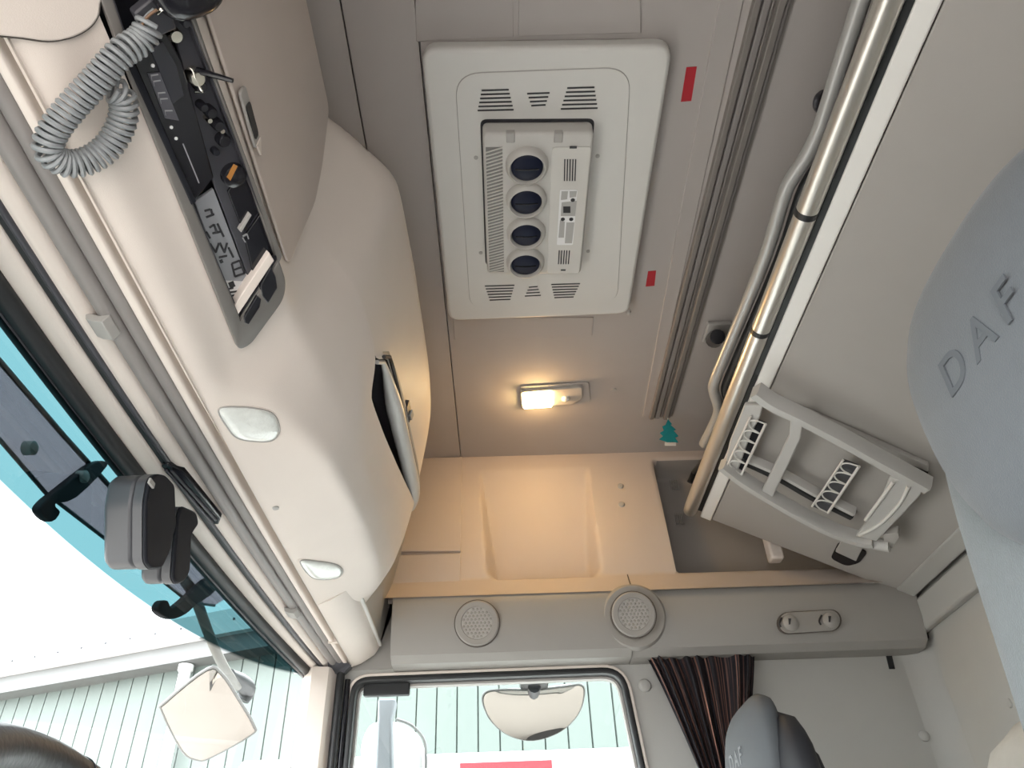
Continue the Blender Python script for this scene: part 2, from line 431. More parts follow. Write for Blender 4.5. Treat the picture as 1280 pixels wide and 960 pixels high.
# rear wall, ledge and the rounded corner
wall_b = struct(box('wall_rear', (XR, YD-0.02, -0.95), (XR+0.03, YW+0.09, H), GREYW))
box('ledge', (XR-0.022, YD, 0.625), (XR+0.001, YW-0.02, 0.70), GREYW, wall_b, 0.006)
pts = []
for k in range(9):
    a = math.pi/2*k/8; pts.append((XR+0.002-0.075*(1-math.sin(a)), YW-0.013-0.075*(1-math.cos(a)), -0.95))
pts.append((XR+0.02, YW+0.0, -0.95))
prism('corner_fillet', pts, (0, 0, 1.57), GREYW, wall_b, smooth=True, angle=35)
for (u, vv, w) in ((1155, 920, 0), (1262, 879, 1)):
    if w == 0:
        p = ony(u, vv, YW-0.015); disc_lathe('button', p, (0, -1, 0), [(0.013, 0), (0.012, 0.004), (0.006, 0.008), (0.001, 0.008)], GREYW, wall_r, 18)
    else:
        p = onx(u, vv, XR); disc_lathe('button', p, (-1, 0, 0), [(0.010, 0), (0.009, 0.003), (0.001, 0.006)], GREYW, wall_b, 16)
p = ony(806, 857, YW-0.015); disc_lathe('button', p, (0, -1, 0), [(0.016, 0), (0.015, 0.004), (0.011, 0.007), (0.001, 0.007)], GREYW, wall_r, 22)

# driver side, out of view; its door left open to let more light in
wall_l = struct(holed('wall_left', [(-0.47, YD, -0.95), (XR+0.02, YD, -0.95), (XR+0.02, YD, H), (-0.47, YD, H)],
      [round_poly([(-0.41, YD, -0.90), (-0.39, YD, 0.57), (0.31, YD, 0.57), (0.36, YD, -0.90)], 0.06, 5)], (0, YD, 0), (1, 0, 0), (0, 0, 1), 0.03, GREYW))

# windscreen glass with the tinted top band and its seals
def bow(y): return 1-((y-0.9)/1.04)**2
def ws(s, t):
    y = YD+0.03+s*(1.955-YD-0.03); z = -0.35+t*(0.60+0.35)
    return Vector((-0.487-0.05*bow(y)-(0.6-z)*0.06, y, z))
wm = bpy.data.materials.new('windscreen_glass'); wm.use_nodes = True
nt = wm.node_tree; nt.nodes.remove(nt.nodes['Principled BSDF'])
geo = nt.nodes.new('ShaderNodeTexCoord'); sep = nt.nodes.new('ShaderNodeSeparateXYZ'); nt.links.new(geo.outputs['Object'], sep.inputs[0])
# band edge follows the bowed lower line of the shade band: z_edge = z0 + k*(y-y0)^2
def mth(op, a, b):
    n = nt.nodes.new('ShaderNodeMath'); n.operation = op
    for i, q in enumerate((a, b)):
        if isinstance(q, (int, float)): n.inputs[i].default_value = q
        else: nt.links.new(q, n.inputs[i])
    return n.outputs[0]
WSC = (YD+0.03+1.955)/2                       # object origin in y
dy_ = mth('SUBTRACT', sep.outputs['Y'], 0.72-WSC)
edge = mth('ADD', mth('MULTIPLY', mth('MULTIPLY', dy_, dy_), 0.10), 0.438+0.35)
over = mth('SUBTRACT', sep.outputs['Z'], edge)
rp = nt.nodes.new('ShaderNodeMapRange'); rp.inputs['From Min'].default_value = -0.002; rp.inputs['From Max'].default_value = 0.004
nt.links.new(over, rp.inputs['Value'])
mxc = nt.nodes.new('ShaderNodeMix'); mxc.data_type = 'RGBA'; mxc.inputs[6].default_value = (0.92, 0.97, 0.96, 1); mxc.inputs[7].default_value = (0.034, 0.080, 0.089, 1)
nt.links.new(rp.outputs[0], mxc.inputs[0])
tr = nt.nodes.new('ShaderNodeBsdfTransparent'); gl = nt.nodes.new('ShaderNodeBsdfGlossy'); gl.inputs['Roughness'].default_value = 0.0
ms = nt.nodes.new('ShaderNodeMixShader'); ms.inputs[0].default_value = 0.04
nt.links.new(mxc.outputs[2], tr.inputs['Color']); nt.links.new(tr.outputs[0], ms.inputs[1]); nt.links.new(gl.outputs[0], ms.inputs[2])
nt.links.new(ms.outputs[0], nt.nodes['Material Output'].inputs['Surface'])
v, f = gridvf(ws, 40, 20)
win = struct(finish('window_1', v, f, wm, None, smooth=True))
ydense = [YD+0.02+(1.925-YD-0.02)*k/40 for k in range(41)]
def yline(x, z, b, y0=YD+0.02, y1=1.93, n=40): return [Vector((x-b*bow(y0+(y1-y0)*k/n), y0+(y1-y0)*k/n, z)) for k in range(n+1)]
tube('seal', yline(-0.480, 0.592, 0.052), 0.0135, BLACK, win, 10)
tube('seal_lip', yline(-0.489, 0.582, 0.054), 0.006, DARKG, win, 8)
side = [ws(1.0, t/12) for t in range(13)]
tube('seal', [p+Vector((0.006, 0, 0)) for p in side], 0.009, BLACK, win, 8)

# windscreen header trim
hd = thing('trim_3', (-0.44, 0.9, 0.59)); struct(hd)
def hstrip(name, prof, m, y0=YD, y1=1.93, parent=hd):
    """prof rows: x at mid-bow, z; bow amount follows x"""
    def fn(s, t):
        k = t*(len(prof)-1); i = min(int(k), len(prof)-2); q = k-i
        x = prof[i][0]+(prof[i+1][0]-prof[i][0])*q; z = prof[i][1]+(prof[i+1][1]-prof[i][1])*q
        y = y0+s*(y1-y0); b = 0.012+(-0.386-x)/0.14*0.036
        return Vector((x+b*(1-bow(y)), y, z))
    v, f = gridvf(fn, 40, len(prof)*3)
    return finish(name, v, f, m, parent, smooth=True, angle=60)
def htube(name, x, z, r, m, y0=YD, y1=1.93, parent=hd, seg=12):
    b = 0.012+(-0.386-x)/0.14*0.036
    return tube(name, [Vector((x+b*(1-bow(y0+(y1-y0)*k/40)), y0+(y1-y0)*k/40, z)) for k in range(41)], r, m, parent, seg)
hstrip('header_panel', [(-0.384, 0.598), (-0.386, 0.634), (-0.436, 0.634), (-0.452, 0.618), (-0.460, 0.604), (-0.470, 0.599), (-0.480, 0.602), (-0.484, 0.612), (-0.492, 0.612), (-0.493, 0.598), (-0.505, 0.594), (-0.520, 0.594), (-0.53, 0.62)], BEIGE)
hstrip('rail', [(-0.3985, 0.632), (-0.3985, 0.606), (-0.401, 0.603), (-0.409, 0.603), (-0.4115, 0.606), (-0.4115, 0.632)], BEIGE)
hstrip('groove_seal', [(-0.4835, 0.606), (-0.4835, 0.6005), (-0.4925, 0.6005), (-0.4925, 0.606)], BLACK)
htube('edge_seal', -0.4805, 0.6010, 0.0042, DARKG)
blind = thing('roller_blind', (-0.43, 0.9, 0.60), 'grey rolled sun blind lying along the windscreen header', 'roller blind')
htube('blind_roll', -0.4215, 0.613, 0.0105, BLIND, parent=blind)
htube('shaded_hollow', -0.4435, 0.611, 0.0115, mat('shaded_hollow_grey', (0.27, 0.25, 0.24), 0.45), parent=blind)  # dark tube stands in for the shaded hollow of the header panel
for (u, vv) in ((126, 408), (364, 766)):
    p = onz(u, vv, 0.598); L = 0.016
    pr = [(p.x-0.012, 0.604), (p.x-0.010, 0.596), (p.x-0.002, 0.592), (p.x+0.010, 0.590), (p.x+0.016, 0.600), (p.x+0.014, 0.606), (p.x+0.006, 0.600), (p.x-0.004, 0.603)]
    prism('clip', [(x, p.y-L, z) for x, z in pr], (0, 2*L, 0), MIDG, blind, bevel=0.001)
# passenger A-pillar
pil = struct(prism('trim_4', [(-0.505, 1.955, -0.9), (-0.492, 1.915, -0.9), (-0.470, 1.895, -0.9), (-0.432, 1.905, -0.9), (-0.415, 1.94, -0.9), (-0.415, 1.99, -0.9), (-0.505, 1.99, -0.9)], (0.006, 0, 1.495), BEIGE, smooth=True, angle=35))
tube('door_seal', [(-0.405, 1.935, -0.9), (-0.402, 1.935, 0.595)], 0.010, BLACK, pil, 8)
tube('door_seal', [(-0.388, 1.945, -0.9), (-0.385, 1.945, 0.575)], 0.007, BLACKG, pil, 8)
prism('pillar_cap', [(-0.43, 1.93, 0.585), (-0.395, 1.93, 0.585), (-0.372, 1.91, 0.602), (-0.40, 1.90, 0.605), (-0.43, 1.90, 0.605)], (0, 0.03, 0.005), DARKG, pil)
pil2 = struct(prism('trim_5', [(-0.505, YD-0.03, -0.9), (-0.492, YD+0.015, -0.9), (-0.470, YD+0.035, -0.9), (-0.432, YD+0.025, -0.9), (-0.415, YD-0.03, -0.9)], (0.006, 0, 1.495), BEIGE))

for (q0, q1) in (((784, 707), (790, 737)),):
    a, b = ony(q0[0], q0[1], 1.9), ony(q1[0], q1[1], 1.848)
    tube('seam', [Vector((a.x, 1.916, zc_)), Vector((b.x, 1.846, zl+0.002))], 0.0016, SEAM, wall_r, 6)
# ------------------------------------------------------------------ overhead console above the windscreen
cons = thing('overhead_console', (-0.32, 0.9, 0.60), 'large beige moulded overhead console above the windscreen with storage flaps', 'console')
FB = -0.386
LOW = [
 (YD,   [(-0.378,.600),(-0.362,.610),(-0.337,.645),(-0.268,.700),(-0.268,.76),(-0.267,.84)]),
 (0.30, [(-0.384,.600),(-0.362,.610),(-0.337,.645),(-0.268,.700),(-0.268,.76),(-0.267,.84)]),
 (0.70, [(-0.387,.600),(-0.365,.610),(-0.339,.645),(-0.270,.702),(-0.267,.76),(-0.265,.84)]),
 (0.77, [(-0.387,.600),(-0.366,.609),(-0.346,.637),(-0.270,.708),(-0.255,.77),(-0.243,.84)]),
 (0.86, [(-0.386,.600),(-0.366,.608),(-0.318,.634),(-0.256,.703),(-0.230,.77),(-0.208,.83)]),
 (0.97, [(-0.385,.600),(-0.360,.608),(-0.283,.637),(-0.242,.697),(-0.215,.75),(-0.197,.80)]),
 (1.03, [(-0.385,.600),(-0.360,.608),(-0.268,.640),(-0.236,.690),(-0.220,.72),(-0.208,.757)]),
 (1.12, [(-0.384,.600),(-0.360,.608),(-0.259,.644),(-0.233,.690),(-0.219,.725),(-0.206,.765)]),
 (1.30, [(-0.382,.600),(-0.360,.608),(-0.252,.655),(-0.230,.693),(-0.215,.740),(-0.203,.800)]),
 (1.45, [(-0.380,.600),(-0.360,.608),(-0.252,.660),(-0.230,.705),(-0.213,.765),(-0.200,.833)]),
 (1.58, [(-0.378,.600),(-0.358,.608),(-0.264,.670),(-0.236,.720),(-0.216,.790),(-0.199,.867)]),
 (1.66, [(-0.377,.600),(-0.355,.609),(-0.285,.684),(-0.252,.745),(-0.230,.810),(-0.216,.880)]),
 (1.72, [(-0.376,.600),(-0.350,.612),(-0.308,.695),(-0.277,.770),(-0.257,.830),(-0.246,.890)]),
 (1.75, [(-0.376,.600),(-0.345,.618),(-0.330,.690),(-0.318,.780),(-0.310,.840),(-0.305,.890)]),
]
UPP = [
 (YD,   [(-0.267,.84),(-0.264,.95),(-0.258,1.06),(-0.268,1.10),(-0.40,1.12)]),
 (0.30, [(-0.267,.84),(-0.264,.95),(-0.258,1.06),(-0.268,1.10),(-0.40,1.12)]),
 (0.70, [(-0.265,.84),(-0.262,.95),(-0.256,1.06),(-0.266,1.10),(-0.40,1.12)]),
 (0.77, [(-0.243,.84),(-0.232,.95),(-0.215,1.07),(-0.225,1.115),(-0.40,1.13)]),
 (0.86, [(-0.208,.83),(-0.182,.95),(-0.157,1.07),(-0.170,1.120),(-0.40,1.14)]),
 (0.97, [(-0.197,.80),(-0.172,.94),(-0.150,1.06),(-0.164,1.115),(-0.40,1.14)]),
 (1.03, [(-0.187,.838),(-0.170,.945),(-0.148,1.06),(-0.162,1.115),(-0.40,1.14)]),
 (1.30, [(-0.188,.868),(-0.168,.955),(-0.146,1.06),(-0.160,1.110),(-0.40,1.14)]),
 (1.45, [(-0.189,.880),(-0.170,.965),(-0.152,1.06),(-0.166,1.105),(-0.40,1.13)]),
 (1.58, [(-0.195,.893),(-0.183,.972),(-0.171,1.06),(-0.185,1.100),(-0.40,1.12)]),
 (1.66, [(-0.213,.902),(-0.205,.980),(-0.197,1.05),(-0.210,1.095),(-0.40,1.11)]),
 (1.72, [(-0.244,.905),(-0.240,.980),(-0.236,1.05),(-0.250,1.085),(-0.40,1.10)]),
 (1.75, [(-0.304,.905),(-0.303,.980),(-0.302,1.05),(-0.312,1.080),(-0.40,1.09)]),
]
def flat(tab): return [(y, [c for p in r for c in p]) for y, r in tab]
LOWF, UPPF = flat(LOW), flat(UPP)
def prof_at(tab, y, n, rounds):
    r = lerp_table(tab, y); return resample([(r[i], r[i+1]) for i in range(0, len(r), 2)], n, rounds)
ny, nl, nu = 150, 46, 36
ys = [YD+(1.75-YD)*k/(ny-1) for k in range(ny)]
lowv = []; uppv = []
for y in ys:
    lowv += [Vector((x, y, z)) for x, z in prof_at(LOWF, y, nl, 4)]
    uppv += [Vector((x, y, z)) for x, z in prof_at(UPPF, y, nu, 3)]
# the slot for the radio panel lies between profile corners P2 and P3
SL0, SR0 = Vector((-0.337, 0, 0.645)), Vector((-0.268, 0, 0.700))
sdir = (SR0-SL0).normalized(); sn = Vector((sdir.z, 0, -sdir.x))      # points down and rearwards into the cab
def slot_ab(p): dlt = p-SL0; return dlt.dot(sdir)/((SR0-SL0).length), p.y
lowf = []
for j in range(ny-1):
    for i in range(nl-1):
        q = (j*nl+i, j*nl+i+1, (j+1)*nl+i+1, (j+1)*nl+i)
        c = sum((lowv[k] for k in q), Vector())/4; a, yy = slot_ab(c)
        if 0.16 < a < 0.97 and abs((c-SL0).dot(sn)) < 0.012 and yy < 0.735-0.10*a and c.z < 0.72: continue
        lowf.append(q)
shell = finish('lower_shell', lowv, lowf, BEIGE, cons, smooth=True)
uppf = [(j*nu+i, j*nu+i+1, (j+1)*nu+i+1, (j+1)*nu+i) for j in range(ny-1) for i in range(nu-1)]
finish('upper_shell', uppv, uppf, BEIGE, cons, smooth=True)
end_l = [lowv[(ny-1)*nl+i] for i in range(nl)]+[uppv[(ny-1)*nu+i] for i in range(nu)]+[Vector((-0.40, 1.75, 0.9)), Vector((-0.40, 1.75, 0.6))]
prism('end_cap', end_l, (0, 0.004, 0), BEIGE, cons)
# dark inside of the open locker
iv = []; nn = 30
for k in range(nn):
    y = 0.985+(1.60-0.985)*k/(nn-1); a = prof_at(LOWF, y, nl, 4)[-1]; b = prof_at(UPPF, y, nu, 3)[0]
    iv += [Vector((a[0], y, a[1])), Vector((a[0]-0.05, y, a[1]-0.006)), Vector((a[0]-0.13, y, a[1]+0.0)), Vector((a[0]-0.13, y, b[1]+0.03)), Vector((b[0]-0.02, y, b[1]+0.01)), Vector((b[0], y, b[1]))]
ifc = [(j*6+i, j*6+i+1, (j+1)*6+i+1, (j+1)*6+i) for j in range(nn-1) for i in range(5)]
finish('locker_inside', iv, ifc, DARKG, cons, smooth=False)
# rolled lower edge of the locker flap: two strips with a gap
def upoint(y, dz, dx): b = prof_at(UPPF, y, nu, 3)[0]; return Vector((b[0]+dx, y, b[1]+dz))
yy0, yy1 = 0.995, 1.655
e1 = [upoint(yy0+(yy1-yy0)*k/24, -0.006-0.010*sstep(0, 0.35, k/24)*(1-0.6*k/24), -0.006) for k in range(25)]
tube('flap_edge', e1, [0.004+0.0125*sstep(0, 0.3, k/24)*(1-0.25*sstep(0.8, 1, k/24)) for k in range(25)], PALE, cons, 12)
e2 = [upoint(yy0+(yy1-0.015-yy0)*k/24, 0.015, 0.000) for k in range(25)]
tube('flap_edge', e2, [0.003+0.0065*sstep(0, 0.3, k/24) for k in range(25)], MIDG, cons, 10)
tube('flap_gap', [upoint(yy0+(yy1-yy0)*k/24, 0.005, 0.0045) for k in range(25)], 0.0035, BLACK, cons, 6)
# finger latch in the locker flap
def upsurf(y, t):
    pr = prof_at(UPPF, y, nu, 3); return Vector((pr[int(t*(nu-1))][0], y, pr[int(t*(nu-1))][1]))
def latch(pc, nrm, ydir, wy, wz, parent, name='flap_latch'):
    nrm = Vector(nrm).normalized(); ydir = Vector(ydir).normalized(); zd = nrm.cross(ydir)
    if zd.z < 0: zd = -zd
    pts = round_poly([pc-ydir*wy-zd*wz*0.7, pc+ydir*wy*0.9-zd*wz, pc+ydir*wy+zd*wz*0.7, pc-ydir*wy*0.9+zd*wz], wz*0.3, 3)
    o = prism(name, [p+nrm*0.003 for p in pts], nrm*-0.02, DARKG, parent, bevel=0.001)
    prism('latch_lever', [pc+nrm*0.003+ydir*wy*0.05-zd*wz*0.6, pc+nrm*0.003+ydir*wy*0.8-zd*wz*0.6, pc+nrm*0.004+ydir*wy*0.8+zd*wz*0.5, pc+nrm*0.004+ydir*wy*0.05+zd*wz*0.5], nrm*0.004, MIDG, o, bevel=0.001)
c = onx(512, 514, -0.175); latch(Vector((-0.178, c.y, c.z)), (0.97, 0, -0.2), (0, 1, 0.12), 0.030, 0.012, cons)
# centre flap over the radio slot: an inset panel with latch recess
fz0, fz1 = 0.722, 1.085; fy0, fy1 = -0.10, 0.722
fl = round_poly([(-0.2655, fy0, fz0), (-0.2655, 0.690, fz0), (-0.2600, fy1+0.015, fz0+0.20), (-0.256, fy1-0.02, fz1), (-0.256, fy0, fz1)], [0.01, 0.015, 0.05, 0.02, 0.01], 5)
prism('centre_flap', fl, (0.004, 0, 0), FLAPM, cons, bevel=0.002)
c = onx(311, 147, -0.258)
pts = round_poly([(-0.2590, c.y-0.035, c.z-0.008), (-0.2590, c.y+0.030, c.z-0.014), (-0.2590, c.y+0.035, c.z+0.008), (-0.2590, c.y-0.030, c.z+0.014)], 0.006, 3)
lt = prism('flap_latch', pts, (0.0035, 0, 0), MIDG, cons, bevel=0.001)
prism('latch_hole', round_poly([(-0.256, c.y-0.018, c.z-0.008), (-0.256, c.y+0.022, c.z-0.010), (-0.256, c.y+0.024, c.z+0.006), (-0.256, c.y-0.014, c.z+0.010)], 0.005, 3), (0.0015, 0, 0), BLACK, lt)
prism('latch_ramp', [(-0.256, c.y+0.027, c.z-0.011), (-0.256, c.y+0.042, c.z-0.008), (-0.256, c.y+0.030, c.z+0.008)], (0.002, 0, 0), BEIGE, lt)
# driver-side flap of the underside (its crease shows at the frame's corner)
def low_pt(y, k): pr = prof_at(LOWF, y, nl, 4); return Vector((pr[k][0], y, pr[k][1]))
# reading lamps set into the underside
def lens(px, depth, name='reading_lamp_lens'):
    # find the shell under each outline pixel by stepping along the ray
    out = []
    for (u, vv) in px:
        r = ray(u, vv); best = None; z = 0.600
        while z < 0.75:
            p = r*(z/r.z); pr = prof_at(LOWF, p.y, nl, 4); zz = None
            for (x1, z1), (x2, z2) in zip(pr, pr[1:]):
                if x1 <= p.x <= x2 and x2 > x1: zz = z1+(z2-z1)*(p.x-x1)/(x2-x1); break
            if zz is not None and p.z >= zz: best = p; break
            z += 0.0008
        out.append(best if best else r*(0.62/r.z))
    return out
for px in ([(273, 511), (300, 508), (330, 512), (344, 520), (349, 538), (340, 550), (318, 551), (297, 547), (285, 535)], [(375, 701), (397, 701), (420, 705), (428, 713), (423, 721), (404, 724), (388, 720)]):
    pts = lens(px, 0.004); cc = sum(pts, Vector())/len(pts)
    n = (pts[3]-pts[0]).cross(pts[6]-pts[0]).normalized()
    if n.z > 0: n = -n
    bez = prism('lamp_bezel', [cc+(p-cc)*1.10+n*0.0005 for p in smooth_path(pts, 4, True)], n*-0.01, BEIGE, cons, bevel=0.001)
    def dome(s, t):
        a = s*len(pts); pl = smooth_path(pts, 6, True); q = pl[int(s*len(pl)) % len(pl)]
        return cc+(q-cc)*math.cos(t*math.pi/2)*0.98+n*(0.001+0.006*math.sin(t*math.pi/2))
    pl = smooth_path(pts, 6, True); v = []; f = []; rings = 6
    for j in range(rings):
        t = j/(rings-1)*0.97
        v += [cc+(q-cc)*math.cos(t*math.pi/2)*0.98+n*(0.001+0.006*math.sin(t*math.pi/2)) for q in pl]
    m = len(pl)
    for j in range(rings-1):
        for i in range(m): f.append((j*m+i, j*m+(i+1) % m, (j+1)*m+(i+1) % m, (j+1)*m+i))
    f.append(tuple(range((rings-1)*m, rings*m)))
    finish('reading_lamp_lens', v, f, LENS, cons, smooth=True)
    tube('lens_rim', [cc+(q-cc)*1.0+n*0.001 for q in pl], 0.0013, MIDG, cons, 6, True)
p = lens([(344, 635)], 0)[0]
disc_lathe('screw_cap', p, (0.1, 0, -1), [(0.006, -0.002), (0.006, 0.001), (0.001, 0.0015)], MIDG, cons, 14)
# front strip carrying on to the side wall, with the pocket beside the console's end
pr = [(-0.386, 0.600), (-0.362, 0.608), (-0.332, 0.628), (-0.324, 0.640), (-0.318, 0.655), (-0.325, 0.67), (-0.386, 0.67)]
prism('front_strip', [(x+0.010, 1.52, z+0.0005) for x, z in pr], (0, 0.41, 0), BEIGE, cons, smooth=True, angle=35)
tube('strip_bead', [(-0.3085, 1.55, 0.652), (-0.309, 1.925, 0.652)], 0.0055, PALE, cons, 8)
prism('pocket_back', [(-0.314, 1.60, 0.656), (-0.314, 1.95, 0.656), (-0.268, 1.95, 0.80), (-0.262, 1.95, 0.95), (-0.262, 1.70, 0.95), (-0.27, 1.66, 0.80)], (-0.012, 0, 0.004), MIDG, cons)
# driver-side flap whose crease shows at the frame's corner
fn0 = Vector((0.645-0.600, 0, -(0.384-0.340))).normalized()
fp0 = Vector((-0.384, 0, 0.5985))+fn0*0.010
fpx = [(-60, 40), (0, 45), (30, 48), (62, 52), (88, 48), (108, 39), (121, 26), (126, 6), (124, -60), (-60, -90)]
fpl = smooth_path([onpl(u, vv, fp0, fn0) for u, vv in fpx], 4, True)
prism('side_flap', fpl, fn0*-0.006, BEIGE, cons, bevel=0.002, segs=3)
tube('flap_joint_shadow', [p+fn0*-0.004 for p in fpl[:36]], 0.0022, SEAM, cons, 6)  # dark tube paints the shadow along the flap's crease

# ------------------------------------------------------------------ radio panel in the slot
panel = thing('radio_panel', (-0.30, 0.35, 0.67), 'grey framed control panel set in the overhead console slot', 'control panel')
def sp(u, vv, h=0.0):
    """pixel on the slot plane, h towards the cab"""
    return onpl(u, vv, SL0+sn*h, sn)
fo = [sp(128, 8, .004), sp(158, 90, .004), sp(297, 436, .004), sp(312, 428, .004), sp(353, 372, .004), sp(356, 350, .004), sp(232, -10, .004), sp(200, -90, .004), sp(80, -110, .004)]
fi = [sp(140, 0, .004), sp(168, 84, .004), sp(297, 392, .004), sp(299, 400, .004), sp(343, 330, .004), sp(349, 318, .004), sp(226, -6, .004), sp(194, -84, .004), sp(90, -104, .004)]
fo = round_poly(fo, [.01, .01, .012, .02, .02, .02, .01, .01, .01], 5); fi = round_poly(fi, [.004]*9, 3)
holed('panel_frame', fo, [fi], SL0+sn*.004, sdir, (0, 1, 0), 0.006, mat('frame_grey', (0.16, 0.15, 0.14), 0.4), panel, 0.0015)
bk = [p-sn*0.030 for p in fo]; prism('back_plate', bk, sn*-0.003, SENSD, panel)
for k in range(len(fi)):
    a, b = fi[k], fi[(k+1) % len(fi)]
    prism('slot_wall', [a, b, b-sn*0.03, a-sn*0.03], ((a-b).cross(sn)).normalized()*0.002, DARKG, panel)
# end plate with two rocker switches
ep = [sp(299, 400, .006), sp(343, 333, .006), sp(351, 345, .006), sp(350, 368, .006), sp(330, 402, .006), sp(310, 416, .006), sp(303, 417, .006)]
prism('switch_plate', ep, sn*-0.012, mat('frame_grey', (0.30, 0.285, 0.265)), panel, bevel=0.0015)
prism('plate_edge', [sp(292, 384, .006), sp(337, 316, .006), sp(343, 326, .008), sp(297, 395, .008)], sn*-0.02, BEIGE, panel, bevel=0.001)
for q in ([(305, 398), (322, 370), (327, 374), (325, 384), (311, 406), (306, 404)], [(326, 358), (339, 334), (345, 346), (347, 360), (335, 380), (328, 370)]):
    prism('rocker_switch', [sp(u, vv, .0095) for u, vv in q], sn*-0.01, BLACKG, panel, bevel=0.0012)
# pale label strip and dark switch column
prism('label_tray', [sp(243, 252, -.006), sp(267, 236, -.006), sp(311, 352, -.006), sp(293, 386, -.006)], sn*-0.004, TRAYM, panel, bevel=0.0008)
prism('label_card', [sp(279, 351, -.0052), sp(309, 352, -.0052), sp(293, 382, -.0052)], sn*-0.002, WHITE, panel)
for q in ([(256, 264, 263, 262), (264, 262, 266, 270), (258, 272, 268, 268)], [(262, 285, 268, 281), (268, 281, 271, 290), (258, 290, 263, 298), (266, 292, 276, 290), (272, 280, 280, 296)], [(263, 305, 270, 316), (270, 316, 274, 304), (275, 304, 281, 316), (281, 316, 284, 304), (274, 322, 284, 320), (286, 310, 292, 322)], [(290, 330, 300, 326), (292, 338, 303, 334), (294, 346, 306, 342), (290, 330, 294, 346), (300, 326, 306, 342)], [(284, 362, 292, 360), (286, 366, 298, 364), (288, 370, 296, 369)]):
    for (a, b, c2, d2) in q:
        p1, p2 = sp(a, b, -.0045), sp(c2, d2, -.0045); w = (p2-p1).cross(sn).normalized()*0.0011
        prism('label_mark', [p1-w, p1+w, p2+w, p2-w], sn*-0.001, PRINT, panel)
for (a, b, s) in ((256, 301, 2.2), (277, 327, 2.5), (290, 356, 4.5)):
    prism('label_mark', [sp(a-s, b-s*.4, -.0043), sp(a+s*.4, b-s, -.0043), sp(a+s, b+s*.4, -.0043), sp(a-s*.4, b+s, -.0043)], sn*-0.001, PRINT, panel)
prism('switch_column', [sp(196, -40, -.004), sp(222, -20, -.004), sp(348, 316, -.004), sp(314, 356, -.004), sp(268, 232, -.004)], sn*-0.006, DARKG, panel, bevel=0.001)
for q in ([(285, 240), (303, 214), (325, 262), (305, 292)], [(306, 296), (327, 266), (346, 312), (318, 348)]):
    prism('blank_cover', [sp(u, vv, -.001) for u, vv in q], sn*-0.005, BLACKG, panel, bevel=0.001)
prism('cover_handle', [sp(299, 288, .003), sp(312, 266, .003), sp(315, 269, .003), sp(302, 291, .003)], sn*-0.006, MIDG, panel, bevel=0.0008)
for q in ((304, 296, 309, 293), (304, 298, 307, 303), (309, 293, 311, 299)):
    p1, p2 = sp(q[0], q[1], 0.0), sp(q[2], q[3], 0.0); w = (p2-p1).cross(sn).normalized()*0.0006
    prism('label_mark', [p1-w, p1+w, p2+w, p2-w], sn*-0.002, SILVER, panel)
disc_lathe('round_dial', sp(290, 217, -.004), sn, [(0.0135, 0), (0.0130, 0.008), (0.010, 0.010), (0.001, 0.010)], BLACKG, panel, 20)
prism('dial_glint', [sp(284, 222, .0068), sp(293, 206, .0068), sp(297, 208, .0068), sp(288, 226, .0068)], sn*-0.002, ORANGE, panel)  # orange reflection on the black dial, built as a coloured strip
# small knobs and shiny terminals
for (u, vv, r, h, mm) in ((214, 40, .0065, .012, CHROME), (229, 26, .004, .008, DARKG), (240, 92, .008, .014, CHROME), (246, 104, .006, .012, BLACKG), (249, 129, .0045, .012, BLACKG), (259, 136, .006, .012, BLACKG), (257, 146, .003, .010, CHROME), (268, 152, .006, .012, BLACKG), (274, 160, .003, .008, CHROME), (276, 172, .007, .010, BLACKG), (267, 187, .004, .008, SENSD)):
    disc_lathe('knob', sp(u, vv, -.003), sn, [(r, 0), (r, h*0.8), (r*0.8, h), (0.0005, h)], mm, panel, 14)
p = sp(246, 88, 0.006); tube('toggle', [p, p+Vector((0.030, 0.006, -0.004))+sn*0.006], [0.0035, 0.0022], BLACKG, panel, 8)
tube('terminal_loop', smooth_path([sp(236, 84, .008), sp(241, 88, .012), sp(244, 98, .010), sp(250, 110, .010), sp(253, 115, .008), sp(243, 115, .008)], 4), 0.0012, CHROME, panel, 6)

radio = thing('two_way_radio', tuple(sp(215, 150, -.01)), 'black two-way radio set mounted in the overhead panel slot', 'radio')
prism('radio_body', [sp(166, 78, .006), sp(205, 36, .006), sp(228, 76, .006), sp(268, 222, .006), sp(243, 254, .006)], sn*-0.025, BLACKG, radio, bevel=0.002)
prism('side_rail', [sp(160, 82, .010), sp(167, 76, .010), sp(246, 252, .010), sp(240, 257, .010)], sn*-0.014, SENSD, radio, bevel=0.0012)
prism('display', [sp(188, 62, .0075), sp(204, 52, .0075), sp(221, 82, .0075), sp(231, 120, .0075), sp(216, 130, .0075)], sn*-0.003, mat('display_glass', (0.02, 0.02, 0.028), 0.08), radio, bevel=0.0006)
prism('label_plate', [sp(185, 92, .0075), sp(200, 91, .0075), sp(224, 151, .0075), sp(207, 148, .0075)], sn*-0.003, mat('label_plate', (0.09, 0.09, 0.105), 0.4), radio)
for k in range(7):
    t0 = k/7; a = sp(188+20*t0, 95+51*t0, .0082); b = sp(199+21*t0, 93+53*t0, .0082)
    c2 = sp(190+20*t0, 100+51*t0, .0082); w = Vector((0, 0.0006, 0))
    if k % 3 == 2: continue
    prism('label_letter', [a+(b-a)*.1-w, a+(b-a)*.9-w, a+(b-a)*.9+w, a+(b-a)*.1+w], sn*-0.001, SILVER, radio)
    prism('label_letter', [a+(b-a)*.1-w, c2, c2+w*1.5, a+(b-a)*.1+w], sn*-0.001, SILVER, radio)
